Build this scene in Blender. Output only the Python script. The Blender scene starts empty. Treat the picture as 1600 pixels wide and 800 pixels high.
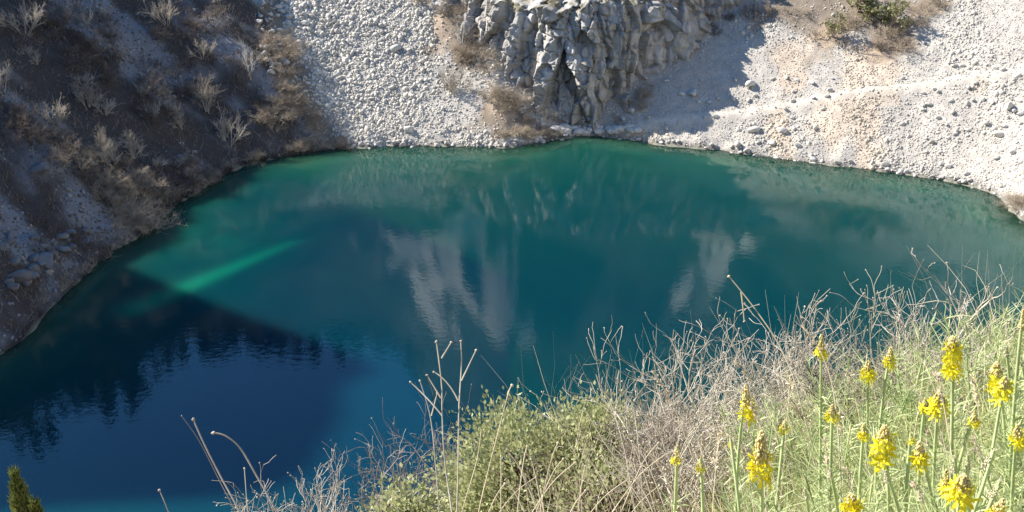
import bpy, math, random
import numpy as np
from mathutils import Vector
random.seed(4); rng = np.random.default_rng(7)
R = math.radians
# ------------------------------------------------------------------ camera, sky, sun, exposure
scene = bpy.context.scene
C = scene.collection
CAMZ, PITCH, FPX = 45.0, 24.0, 1716.0          # metres above the water, degrees down, focal length in photo pixels
cam_d = bpy.data.cameras.new('camera'); cam = bpy.data.objects.new('camera', cam_d); C.objects.link(cam)
cam.location = (0, 0, CAMZ); cam.rotation_euler = (R(90-PITCH), 0, 0)
cam_d.sensor_width = 36; cam_d.lens = 36*FPX/1600; cam_d.clip_start = 0.05; cam_d.clip_end = 5000
scene.camera = cam
L = np.array([-0.76, 0.27, 0.66]); L = L/np.linalg.norm(L)      # towards the sun
world = bpy.data.worlds.new('World'); scene.world = world; world.use_nodes = True
nt = world.node_tree; bg = nt.nodes['Background']
sky = nt.nodes.new('ShaderNodeTexSky'); sky.sky_type = 'NISHITA'; sky.sun_disc = False
sky.sun_elevation = math.asin(L[2]); sky.sun_rotation = math.atan2(L[0], L[1]); sky.altitude = 400
sky.dust_density = 0.0; sky.ozone_density = 2.0; sky.air_density = 1.0
hsv = nt.nodes.new('ShaderNodeHueSaturation'); hsv.inputs['Saturation'].default_value = 1.28
nt.links.new(sky.outputs[0], hsv.inputs['Color']); nt.links.new(hsv.outputs[0], bg.inputs[0]); bg.inputs[1].default_value = 0.12
sd = bpy.data.lights.new('sun', 'SUN'); sd.energy = 4.9; sd.angle = R(0.53); sd.color = (1.0, 0.945, 0.86)
sun = bpy.data.objects.new('sun', sd); C.objects.link(sun)
sun.rotation_euler = Vector(L).to_track_quat('Z', 'Y').to_euler(); sun.location = (-60, 20, 120)
scene.view_settings.view_transform = 'Standard'; scene.view_settings.look = 'None'
scene.view_settings.exposure = 1.18; scene.view_settings.gamma = 1
scene.cycles.max_bounces = 6; scene.cycles.diffuse_bounces = 2; scene.cycles.transparent_max_bounces = 8

# ------------------------------------------------------------------ noise (numpy)
def hash3(ix, iy, iz, seed=0):
    h = (ix*374761393 + iy*668265263 + iz*2147483647 + seed*1274126177) & 0xffffffff
    h = ((h ^ (h >> 13))*1274126177) & 0xffffffff
    h = ((h ^ (h >> 16))*2246822519) & 0xffffffff
    return ((h ^ (h >> 15)) & 0xffffff)/float(0xffffff)
def vnoise(x, y, z, seed=0):
    fx, fy, fz = np.floor(x), np.floor(y), np.floor(z)
    ix, iy, iz = fx.astype(np.int64), fy.astype(np.int64), fz.astype(np.int64)
    u, v, w = x-fx, y-fy, z-fz
    u, v, w = u*u*(3-2*u), v*v*(3-2*v), w*w*(3-2*w)
    r = 0
    for a in (0, 1):
        for b in (0, 1):
            for c in (0, 1):
                r = r + hash3(ix+a, iy+b, iz+c, seed)*(u if a else 1-u)*(v if b else 1-v)*(w if c else 1-w)
    return r*2-1
def fbm(x, y, z=0.0, o=4, seed=0, g=0.5):
    x = np.asarray(x, float); y = np.asarray(y, float); z = np.asarray(z, float)+0*x
    r, a, f = 0, 1.0, 1.0
    for k in range(o):
        r = r + a*vnoise(x*f+k*17.3, y*f+k*5.1, z*f+k*9.7, seed+k); a *= g; f *= 2.03
    return r
def voro(x, y, z, seed=0):
    "F1, F2, a random value of the nearest cell and the height of its tilted face"
    ix, iy, iz = [np.floor(q).astype(np.int64) for q in (x, y, z)]
    f1 = np.full(x.shape, 9.0); f2 = f1.copy(); cid = np.zeros(x.shape); til = np.zeros(x.shape)
    for a in (-1, 0, 1):
        for b in (-1, 0, 1):
            for c in (-1, 0, 1):
                jx, jy, jz = ix+a, iy+b, iz+c
                ex, ey, ez = jx+hash3(jx, jy, jz, seed)-x, jy+hash3(jx, jy, jz, seed+1)-y, jz+hash3(jx, jy, jz, seed+2)-z; d = np.sqrt(ex*ex+ey*ey+ez*ez)
                m = d < f1
                f2 = np.where(m, f1, np.minimum(f2, d)); cid = np.where(m, hash3(jx, jy, jz, seed+3), cid)
                til = np.where(m, ex*(hash3(jx, jy, jz, seed+4)-0.5)*2+ey*(hash3(jx, jy, jz, seed+5)-0.5)+ez*(hash3(jx, jy, jz, seed+6)-0.5)*2, til); f1 = np.where(m, d, f1)
    return f1, f2, cid, til
def sstep(a, b, x):
    t = np.clip((x-a)/(b-a), 0, 1); return t*t*(3-2*t)

# ------------------------------------------------------------------ the lie of the land
def ray(px, py):
    a, b = (px-800)/FPX, -(py-400)/FPX
    c, s = math.cos(R(PITCH)), math.sin(R(PITCH))
    d = np.array([a, c+b*s, -s+b*c]); return d/np.linalg.norm(d)
def on_water(px, py):
    d = ray(px, py); t = -CAMZ/d[2]; return (d[0]*t, d[1]*t)
shore_px = [(20, 545), (75, 488), (125, 440), (165, 400), (215, 372), (255, 335), (300, 306), (345, 278), (392, 256), (450, 246),
            (520, 234), (600, 230), (700, 228), (790, 231), (850, 222), (905, 213), (960, 216), (1030, 226), (1110, 234), (1200, 246),
            (1300, 259), (1400, 271), (1500, 287), (1560, 308), (1600, 345)]
shore = [on_water(*p) for p in shore_px] + [(60, 92), (66, 76), (62, 58), (44, 47), (20, 43), (-5, 42), (-28, 46), (-44, 58), (-47, 72)]
def smooth_poly(P, n=5):
    P = np.array(P); out = []
    N = len(P)
    for i in range(N):
        p0, p1, p2, p3 = P[i-1], P[i], P[(i+1) % N], P[(i+2) % N]
        for k in range(n):
            t = k/n
            out.append(0.5*((2*p1)+(-p0+p2)*t+(2*p0-5*p1+4*p2-p3)*t*t+(-p0+3*p1-3*p2+p3)*t**3))
    return np.array(out)
SH = smooth_poly(shore)
def poly_sd(x, y, P):
    "signed distance to polygon, positive outside"
    shp = x.shape; x = x.ravel(); y = y.ravel(); d = np.full(x.shape, 1e9); ins = np.zeros(x.shape, bool)
    N = len(P)
    for i in range(N):
        ax, ay = P[i]; bx, by = P[(i+1) % N]
        ex, ey = bx-ax, by-ay
        t = np.clip(((x-ax)*ex+(y-ay)*ey)/(ex*ex+ey*ey+1e-12), 0, 1)
        d = np.minimum(d, (x-ax-t*ex)**2+(y-ay-t*ey)**2)
        if ay != by:
            ins ^= ((ay > y) != (by > y)) & (x < ex*(y-ay)/(by-ay)+ax)
    d = np.sqrt(d); return np.where(ins, -d, d).reshape(shp)
def line_d(x, y, P):
    d = np.full(x.shape, 1e9)
    for i in range(len(P)-1):
        ax, ay = P[i]; bx, by = P[i+1]; ex, ey = bx-ax, by-ay
        t = np.clip(((x-ax)*ex+(y-ay)*ey)/(ex*ex+ey*ey+1e-12), 0, 1)
        d = np.minimum(d, (x-ax-t*ex)**2+(y-ay-t*ey)**2)
    return np.sqrt(d)
TH  = [-180, -150, -125, -105, -90, -70, -50, -36, -29, 0, 40, 70, 100, 130, 180]
SL  = [1.05, 1.0, 0.95, 0.88, 0.84, 0.81, 0.80, 0.80, 0.645, 0.66, 0.68, 0.70, 0.74, 0.90, 1.05]
RIM = [60, 80, 108, 116, 120, 126, 132, 133, 126, 88, 99, 114, 134, 155, 190, 250, 270, 240, 200, 120, 60]
RIMT = [-180, -150, -125, -105, -86, -82, -77, -73.5, -58, -41, -32, -26, -18, -10, -5, 1, 40, 70, 100, 130, 180]
TRAIL = [(14, 140.2), (22, 139.6), (32, 138.6), (45, 137.0), (58, 134.5), (75, 130)]
BULGES = [(-46, 111, 6.5, 2.6), (-34, 119, 5, 1.6), (-58, 120, 6, 1.5)]     # knolls on the left slope
def H(x, y, detail=True):
    x = np.asarray(x, float); y = np.asarray(y, float)
    d = poly_sd(x, y, SH)
    th = np.degrees(np.arctan2(x, y-95))
    s = np.interp(th, TH, SL)
    z = s*d
    z = z + np.clip(d-42, 0, None)*0.55*sstep(-10, 0, th)*(1-sstep(95, 130, th))
    z = z + np.clip(d-50, 0, 70)*0.45*sstep(-73, -78, th)*sstep(-88, -83, th)
    z = np.where(d > 0, z, d*(0.55+0.9*sstep(-36, -48, th)))
    # terraces and crags on the upper slopes
    up = sstep(28, 60, d)*(1-sstep(105, 140, np.abs(th)))
    z = z + up*(fbm(x/26, y/26, 0, 4, 3)*(3+6*sstep(-15, 0, th)))
    rim = np.interp(th, RIMT, RIM)*(1+0.05*vnoise(x/30, y/30, x*0, 8))
    k = 6.0
    e = np.clip(0.5+0.5*(rim-z)/(k*2), 0, 1); z = rim*(1-e)+z*e-k*2*e*(1-e)*0.5
    # relief of the slopes
    out = sstep(0, 8, d)
    left = sstep(-31, -38, th)*(1-sstep(-130, -150, th))
    ridges = fbm(x/16+3, y/7.5, 0, 3, 21)          # gullies running down the left slope
    z = z + out*left*(ridges*1.5 + fbm(x/3.2, y/3.2, 0, 3, 31)*0.45)
    z = z + out*(1-left)*fbm(x/15, y/15, 0, 3, 41)*0.7
    for bx, by, br_, bh in BULGES: z = z + out*bh*np.exp(-((x-bx)**2+(y-by)**2)/br_**2)
    # a small ledge where the trail crosses the right-hand scree
    td = line_d(x, y, TRAIL); z = z + 0.35*np.exp(-(td/0.9)**2)
    z = z + 0.32*np.exp(-(d/3.0)**2)*fbm(x/2.4, y/2.4, 0, 3, 45)
    if detail:
        z = z + sstep(-3, 1.0, d)*fbm(x/1.1, y/1.1, 0, 3, 51)*0.13
    # the brow the photographer stands on
    w = (1-sstep(9, 26, np.hypot(x, y)))
    brow = CAMZ-1.62 - 0.40*y + np.where(x > 0, 0.36*x, 0.42*x) - 0.85*np.clip(y-4.3-0.25*np.clip(x, 0, 5), 0, None) - 0.03*x*x*(x < 0)
    brow = brow + fbm(x/1.3, y/1.3, 0, 3, 61)*0.12
    z = z*(1-w)+np.minimum(brow, z+40)*w
    return z
def at(px, py, tmax=320, h0=2.0):
    "point of the far ground seen at a photo pixel"
    d = ray(px, py); t = np.arange(40.0, tmax, 0.4)
    p = np.array([0, 0, CAMZ])+t[:, None]*d; h = np.maximum(H(p[:, 0], p[:, 1], False), 0)
    k = np.argmax(p[:, 2] < h); q = p[k]; return float(q[0]), float(q[1])
def ground(x, y):
    return float(H(np.array([x]), np.array([y]))[0])
def P_at(px, py, dist):
    "point at a given distance along the line of sight (used to stand near plants at their size)"
    return np.array([0, 0, CAMZ])+ray(px, py)*dist

# ------------------------------------------------------------------ materials
def mat(name, col, rough=0.9, var=0.25, scale=3.0, trans=0.0, spec=0.2, stretch=None, bump=0.0, col2=None, obvar=0.0, attr=None):
    m = bpy.data.materials.new(name); m.use_nodes = True; n = m.node_tree.nodes; l = m.node_tree.links
    b = n['Principled BSDF']; b.inputs['Roughness'].default_value = rough; b.inputs['Specular IOR Level'].default_value = spec
    tc = n.new('ShaderNodeTexCoord'); no = n.new('ShaderNodeTexNoise'); no.inputs['Scale'].default_value = scale; no.inputs['Detail'].default_value = 5
    src = tc.outputs['Object']
    if stretch:
        mp = n.new('ShaderNodeMapping'); mp.inputs['Scale'].default_value = stretch; l.new(src, mp.inputs[0]); src = mp.outputs[0]
    l.new(src, no.inputs['Vector'])
    mx = n.new('ShaderNodeMix'); mx.data_type = 'RGBA'
    rr = n.new('ShaderNodeMapRange'); rr.inputs[1].default_value = 0.3; rr.inputs[2].default_value = 0.7
    l.new(no.outputs[0], rr.inputs[0]); l.new(rr.outputs[0], mx.inputs[0])
    c2 = col2 if col2 else tuple(c*(1+var) for c in col); c1 = col if col2 else tuple(c*(1-var) for c in col)
    mx.inputs[6].default_value = (*c1, 1); mx.inputs[7].default_value = (*c2, 1)
    out = mx.outputs[2]
    if attr:
        a = n.new('ShaderNodeAttribute'); a.attribute_name = attr
        mm = n.new('ShaderNodeMix'); mm.data_type = 'RGBA'; mm.blend_type = 'MULTIPLY'; mm.inputs[0].default_value = 1
        l.new(out, mm.inputs[6]); l.new(a.outputs['Color'], mm.inputs[7]); out = mm.outputs[2]
    if obvar:
        oi = n.new('ShaderNodeObjectInfo'); hs = n.new('ShaderNodeHueSaturation')
        mr = n.new('ShaderNodeMapRange'); mr.inputs[3].default_value = 1-obvar; mr.inputs[4].default_value = 1+obvar
        l.new(oi.outputs['Random'], mr.inputs[0]); l.new(mr.outputs[0], hs.inputs['Value']); l.new(out, hs.inputs['Color']); out = hs.outputs[0]
    l.new(out, b.inputs['Base Color'])
    if bump:
        bp = n.new('ShaderNodeBump'); bp.inputs['Strength'].default_value = bump; bp.inputs['Distance'].default_value = 0.1
        n2 = n.new('ShaderNodeTexNoise'); n2.inputs['Scale'].default_value = scale*4; n2.inputs['Detail'].default_value = 6
        l.new(src, n2.inputs['Vector']); l.new(n2.outputs[0], bp.inputs['Height']); l.new(bp.outputs[0], b.inputs['Normal'])
    if trans:
        tr = n.new('ShaderNodeBsdfTranslucent'); l.new(out, tr.inputs[0]); ms = n.new('ShaderNodeMixShader'); ms.inputs[0].default_value = trans
        l.new(b.outputs[0], ms.inputs[1]); l.new(tr.outputs[0], ms.inputs[2]); l.new(ms.outputs[0], n['Material Output'].inputs[0])
    return m
M = {}
M['terrain'] = mat('ground_stone_and_soil', (0.80, 0.80, 0.80), 0.95, 0, 1.2, bump=0.5, col2=(1.08, 1.06, 1.04), attr='tint', spec=0.1)
M['stone'] = mat('scree_stone', (0.40, 0.37, 0.32), 0.9, 0, 0.35, bump=0.25, col2=(0.55, 0.51, 0.445), attr='tint', spec=0.15)
M['boulder'] = mat('boulder_stone', (0.42, 0.395, 0.35), 0.9, 0, 2.0, bump=0.4, col2=(0.57, 0.54, 0.49), obvar=0.12, spec=0.15)
M['boulder_grey'] = mat('shaded_boulder', (0.13, 0.13, 0.13), 0.9, 0, 2.0, bump=0.4, col2=(0.22, 0.22, 0.22), obvar=0.15, spec=0.15)  # darker boulder copy, the shade of the left slope put into its colour
M['cliff'] = mat('cliff_limestone', (0.24, 0.225, 0.20), 0.9, 0, 0.55, bump=0.9, col2=(0.52, 0.495, 0.455), stretch=(1, 1, 0.5), spec=0.15, attr='tint')
M['twig_pale'] = mat('pale_dry_twigs', (0.50, 0.44, 0.36), 0.8, 0.3, 2.0, obvar=0.25)
M['twig_white'] = mat('bleached_bark', (0.60, 0.57, 0.52), 0.8, 0.2, 2.0, obvar=0.1)
M['twig_brown'] = mat('brown_dry_twigs', (0.17, 0.135, 0.11), 0.85, 0.3, 2.0, obvar=0.3)
M['twig_tan'] = mat('tan_dry_brush', (0.44, 0.36, 0.27), 0.85, 0.3, 2.0, obvar=0.25)
M['bud_green'] = mat('spring_leaf_buds', (0.26, 0.26, 0.12), 0.7, 0.3, 2.0, trans=0.3)
M['evergreen'] = mat('evergreen_foliage', (0.035, 0.055, 0.022), 0.75, 0.35, 0.6, trans=0.15, obvar=0.2)
M['bark'] = mat('rough_bark', (0.16, 0.12, 0.09), 0.9, 0.3, 4, stretch=(1, 1, 0.3))
M['fg_twig'] = mat('near_dry_branches', (0.50, 0.44, 0.35), 0.75, 0.35, 14, obvar=0.15)
M['fg_twig_dark'] = mat('near_dark_branches', (0.30, 0.25, 0.20), 0.75, 0.35, 14, obvar=0.15)
M['straw'] = mat('dry_straw', (0.66, 0.56, 0.40), 0.6, 0.25, 9, trans=0.2)
M['grass'] = mat('grey_green_blades', (0.45, 0.49, 0.18), 0.5, 0, 2.2, trans=0.36, col2=(0.80, 0.75, 0.37), spec=0.4)
M['leaf_blue'] = mat('asphodel_leaves', (0.41, 0.51, 0.235), 0.5, 0, 6, trans=0.36, col2=(0.70, 0.73, 0.39), spec=0.4)
M['stem'] = mat('asphodel_stem', (0.48, 0.56, 0.27), 0.5, 0.2, 20, spec=0.4)
M['petal'] = mat('yellow_petals', (0.84, 0.70, 0.012), 0.5, 0, 30, trans=0.35, col2=(0.90, 0.84, 0.06), spec=0.3)
M['bud'] = mat('tan_flower_buds', (0.56, 0.42, 0.14), 0.6, 0, 60, col2=(0.80, 0.68, 0.34))
M['bud_pale'] = mat('pale_flower_buds', (0.55, 0.48, 0.34), 0.6, 0, 60, col2=(0.74, 0.66, 0.48))
M['bush_leaf'] = mat('olive_green_leaves', (0.26, 0.295, 0.115), 0.45, 0, 5, trans=0.38, col2=(0.60, 0.60, 0.33), spec=0.2)
M['juniper'] = mat('juniper_needles', (0.11, 0.15, 0.04), 0.6, 0, 12, trans=0.15, col2=(0.26, 0.28, 0.09))

# ------------------------------------------------------------------ mesh helpers
def mk(name, V, F, m, parent=None, tint=None, smooth=False):
    "V (n,3); F list of integer arrays of shape (k,3) or (k,4)"
    me = bpy.data.meshes.new(name); V = np.ascontiguousarray(V, np.float32).reshape(-1, 3)
    F = [np.asarray(f, np.int32) for f in (F if isinstance(F, list) else [F]) if len(f)]
    me.vertices.add(len(V)); me.vertices.foreach_set('co', V.ravel())
    nl = sum(f.size for f in F); npo = sum(len(f) for f in F)
    me.loops.add(nl); me.loops.foreach_set('vertex_index', np.concatenate([f.ravel() for f in F]))
    me.polygons.add(npo)
    st = []; o = 0
    for f in F: st.append(o+np.arange(len(f))*f.shape[1]); o += f.size
    me.polygons.foreach_set('loop_start', np.concatenate(st).astype(np.int32))
    if tint is not None:
        a = me.color_attributes.new('tint', 'FLOAT_COLOR', 'POINT')
        t = np.ones((len(V), 4), np.float32); t[:, :3] = tint; a.data.foreach_set('color', t.ravel())
    me.update(calc_edges=True)
    if smooth: me.polygons.foreach_set('use_smooth', np.ones(npo, bool))
    me.materials.append(m); me.validate()
    o = bpy.data.objects.new(name, me); C.objects.link(o)
    if parent is not None: o.parent = parent
    return o
def tag(o, label=None, cat=None, group=None, kind=None):
    if label: o['label'] = label
    if cat: o['category'] = cat
    if group: o['group'] = group
    if kind: o['kind'] = kind
    return o
def empty(name, loc=(0, 0, 0), rz=0, sc=1):
    o = bpy.data.objects.new(name, None); C.objects.link(o); o.location = loc; o.rotation_euler = (0, 0, rz); o.scale = (sc,)*3
    o.empty_display_size = 0.2; return o
kids = {}
def dup(root):
    r = root.copy(); C.objects.link(r)
    for ch in root.children:
        c = ch.copy(); C.objects.link(c); c.parent = r
        for g in ch.children:
            d = g.copy(); C.objects.link(d); d.parent = c
    return r
def norm(v): return v/(np.linalg.norm(v, axis=-1, keepdims=True)+1e-9)
def tubes(P, rad, k=3):
    "P (N,n,3), rad (N,n) -> vertices, faces"
    N, n, _ = P.shape
    T = norm(np.gradient(P, axis=1)); ref = norm(rng.normal(size=(N, 1, 3)))
    a = norm(np.cross(T, ref)); b = np.cross(T, a)
    ang = np.arange(k)*2*math.pi/k
    V = P[:, :, None, :]+rad[:, :, None, None]*(np.cos(ang)[None, None, :, None]*a[:, :, None, :]+np.sin(ang)[None, None, :, None]*b[:, :, None, :])
    i = np.arange(N)[:, None, None]*n*k; j = np.arange(n-1)[None, :, None]*k; q = np.arange(k)[None, None, :]; q2 = (q+1) % k
    F = np.stack([i+j+q, i+j+q2, i+j+k+q2, i+j+k+q], -1).reshape(-1, 4)
    return V.reshape(-1, 3), F
def blades(P, wid, up=None):
    "flat ribbons, P (N,n,3), wid (N,n)"
    N, n, _ = P.shape
    T = norm(np.gradient(P, axis=1)); ref = norm(rng.normal(size=(N, 1, 3))*np.array([1, 1, 0.3]))
    a = norm(np.cross(T, ref))
    V = np.stack([P-a*wid[:, :, None]/2, P+a*wid[:, :, None]/2], 2)
    i = np.arange(N)[:, None]*n*2; j = np.arange(n-1)[None, :]*2
    F = np.stack([i+j, i+j+1, i+j+3, i+j+2], -1).reshape(-1, 4)
    return V.reshape(-1, 3), F
class MB:
    def __init__(s): s.V = []; s.F3 = []; s.F4 = []; s.n = 0; s.T = []
    def add(s, V, F, t=None):
        V = np.asarray(V, float).reshape(-1, 3); F = np.asarray(F)
        (s.F4 if F.shape[1] == 4 else s.F3).append(F+s.n); s.V.append(V); s.n += len(V)
        s.T.append(np.ones((len(V), 3)) if t is None else np.broadcast_to(t, (len(V), 3)))
        return s
    def build(s, name, m, parent=None, tint=False, smooth=False):
        F = []
        if s.F3: F.append(np.concatenate(s.F3))
        if s.F4: F.append(np.concatenate(s.F4))
        return mk(name, np.concatenate(s.V), F, m, parent, np.concatenate(s.T) if tint else None, smooth)
def strands(base, dirs, length, n=6, wob=0.12, lift=0.0, droop=0.0):
    "wandering polylines from base points"
    N = len(base); step = (np.asarray(length)/(n-1)).reshape(-1, 1)*np.ones((N, 1)); P = np.zeros((N, n, 3)); P[:, 0] = base; d = norm(dirs)
    for i in range(1, n):
        P[:, i] = P[:, i-1]+d*step
        d = norm(d+rng.normal(size=(N, 3))*wob+np.array([0, 0, lift-droop*i/n]))
    return P
def grow(levels, n0, h, r0, spread=0.5, up=0.15, kids_=(5, 4, 3), ratio=0.55, wob=0.14, taper=0.55, base_r=0.05, n=6, tmin=0.25):
    "bare shrub: list of (P, rad) per level, base at the origin"
    ang = rng.uniform(0, 2*math.pi, n0); lean = rng.uniform(0, spread, n0)
    d = np.stack([np.cos(ang)*lean, np.sin(ang)*lean, np.ones(n0)], 1)
    b = np.stack([np.cos(ang)*base_r*rng.uniform(0, 1, n0), np.sin(ang)*base_r*rng.uniform(0, 1, n0), np.full(n0, -0.05*h)], 1)
    ln = h*rng.uniform(0.6, 1.0, n0)*(ratio+0.2)
    out = []; r = np.full(n0, r0)
    P = strands(b, d, ln, n, wob, up*0.3)
    for lv in range(levels):
        rad = r[:, None]*np.linspace(1, taper, n)[None, :]
        out.append((P, rad))
        if lv == levels-1: break
        k = kids_[min(lv, len(kids_)-1)]; N = len(P)
        par = np.repeat(np.arange(N), k); t = rng.uniform(tmin, 1.0, N*k); t[::k] = 1.0
        f = t*(n-1); i0 = np.minimum(f.astype(int), n-2); fr = (f-i0)[:, None]
        pos = P[par, i0]*(1-fr)+P[par, i0+1]*fr
        pd = norm(P[par, i0+1]-P[par, i0])
        rr = r[par]*(1-(1-taper)*t)*0.72
        dd = norm(pd+rng.normal(size=(N*k, 3))*(0.42+0.1*lv)+np.array([0, 0, up]))
        ln = np.repeat(ln, k)*ratio*rng.uniform(0.6, 1.25, N*k)
        P = strands(pos, dd, ln, n, wob, up*0.3); r = rr
    return out
def leaf_quads(pos, size, nrm=None, aspect=0.5):
    N = len(pos); d = norm(rng.normal(size=(N, 3))) if nrm is None else norm(nrm+rng.normal(size=(N, 3))*0.5)
    s = norm(np.cross(d, rng.normal(size=(N, 3)))); size = np.asarray(size).reshape(-1, 1)*np.ones((N, 1))
    u = norm(np.cross(d, s))
    V = np.stack([pos, pos+d*size*0.5+s*size*aspect*0.5+u*size*0.08, pos+d*size, pos+d*size*0.5-s*size*aspect*0.5+u*size*0.08], 1)
    F = np.arange(N)[:, None]*4+np.array([[0, 1, 2, 3]])
    return V.reshape(-1, 3), F
g_ = (1+5**.5)/2
ICO = norm(np.array([(-1, g_, 0), (1, g_, 0), (-1, -g_, 0), (1, -g_, 0), (0, -1, g_), (0, 1, g_), (0, -1, -g_), (0, 1, -g_), (g_, 0, -1), (g_, 0, 1), (-g_, 0, -1), (-g_, 0, 1)], float))
ICOF = np.array([(0, 11, 5), (0, 5, 1), (0, 1, 7), (0, 7, 10), (0, 10, 11), (1, 5, 9), (5, 11, 4), (11, 10, 2), (10, 7, 6), (7, 1, 8), (3, 9, 4), (3, 4, 2), (3, 2, 6), (3, 6, 8), (3, 8, 9), (4, 9, 5), (2, 4, 11), (6, 2, 10), (8, 6, 7), (9, 8, 1)])
def subdiv(V, F):
    V = [tuple(v) for v in V]; idx = {}; out = []
    def mid(a, b):
        k = (min(a, b), max(a, b))
        if k not in idx: idx[k] = len(V); V.append(tuple(norm(np.array(V[a])+np.array(V[b]))))
        return idx[k]
    for a, b, c in F:
        x, y, z = mid(a, b), mid(b, c), mid(c, a); out += [(a, x, z), (x, b, y), (z, y, c), (x, y, z)]
    return np.array(V), np.array(out)
ICO2, ICO2F = subdiv(ICO, ICOF); ICO3, ICO3F = subdiv(ICO2, ICO2F)
def rand_rot(N):
    q = norm(rng.normal(size=(N, 4))); w, x, y, z = q.T
    return np.stack([np.stack([1-2*(y*y+z*z), 2*(x*y-z*w), 2*(x*z+y*w)], -1), np.stack([2*(x*y+z*w), 1-2*(x*x+z*z), 2*(y*z-x*w)], -1),
                     np.stack([2*(x*z-y*w), 2*(y*z+x*w), 1-2*(x*x+y*y)], -1)], -2)
def stones(pos, size, flat=0.62):
    "angular stones, one mesh: pos (N,3), size (N,)"
    N = len(pos); V = ICO[None]*(1+rng.uniform(-0.28, 0.28, (N, 12, 1)))
    sc = np.stack([rng.uniform(0.8, 1.25, N), rng.uniform(0.55, 1.0, N), rng.uniform(0.45, 0.85, N)], -1)
    V = np.einsum('nij,nkj->nki', rand_rot(N), V*sc[:, None, :])
    V = pos[:, None, :]+V*size[:, None, None]*0.5
    F = np.arange(N)[:, None, None]*12+ICOF[None]
    return V.reshape(-1, 3), F.reshape(-1, 3)

# ------------------------------------------------------------------ patches of the ground, as outlines on the ground
def patch(pxs): return [at(*p) for p in pxs]
LEFT_EDGE = patch([(400, -8), (415, 60), (430, 120), (455, 170), (500, 215), (530, 236)])
# ------------------------------------------------------------------ terrain
def axis(a, b, lo, hi, fine, coarse):
    pts = [lo]
    while pts[-1] < hi: pts.append(pts[-1]+fine)
    s = fine; q = [lo]
    while q[-1] > a: s = min(s*1.12, coarse); q.append(q[-1]-s)
    s = fine
    while pts[-1] < b: s = min(s*1.12, coarse); pts.append(pts[-1]+s)
    return np.array(q[:0:-1]+pts)
ORANGE = [(692, 45, 2.2, 5), (1350, 105, 3.0, 5), (1385, 115, 2, 3), (1345, 175, 2.4, 7), (1350, 230, 1.2, 8), (1240, 90, 2.5, 3), (1240, 128, 2.2, 2), (1305, 185, 3.2, 4),
          (1225, 200, 1.0, 5), (1210, 205, 1.2, 4), (785, 165, 2.0, 2.5), (1010, 205, 3.5, 1.6), (1290, 60, 3.5, 2), (1360, 150, 3.5, 2), (1530, 133, 1.2, 1.2), (960, 211, 2.5, 1)]
ORANGE_W = [(*at(a, b), c, e) for a, b, c, e in ORANGE]
BROWN = [(720, 40, 5.5, 7), (735, 95, 3, 3), (1310, 20, 8.5, 6), (1390, 60, 5, 4), (1240, 10, 5, 4), (1440, 5, 4, 4), (800, 185, 5, 2.5), (840, 205, 5, 1.6), (1000, 150, 2, 2),
         (455, 120, 4, 8), (470, 190, 5, 5), (500, 225, 4, 3), (420, 30, 2, 6), (900, 198, 5, 1.2)]
BROWN_W = [(*at(a, b), c, e) for a, b, c, e in BROWN]
ROCKS_UP = []        # pale crags on the upper slopes, centre and half-sizes across and up the slope
for cx, cy, w, hgt in ((-18, 197, 7.5, 9), (-20.5, 224, 6.5, 20), (-21, 250, 4, 14), (-12, 203, 3, 7), (-7, 190, 4.5, 5), (-2, 166, 3.5, 7), (2, 189, 3.5, 6), (39, 175, 3.5, 8), (37, 186, 2.2, 7),
                       (34, 196, 2.5, 6), (33, 206, 2, 8), (-3, 202, 2, 7), (3, 208, 1.6, 6)):
    ROCKS_UP.append((cx, cy, w, hgt))
def blob(x, y, lst, nz):
    r = np.zeros_like(x)
    for cx, cy, a, b in lst:
        q = np.sqrt(((x-cx)/a)**2+((y-cy)/b)**2)+nz*0.45; r = np.maximum(r, 1-sstep(0.55, 1.15, q))
    return r
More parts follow.
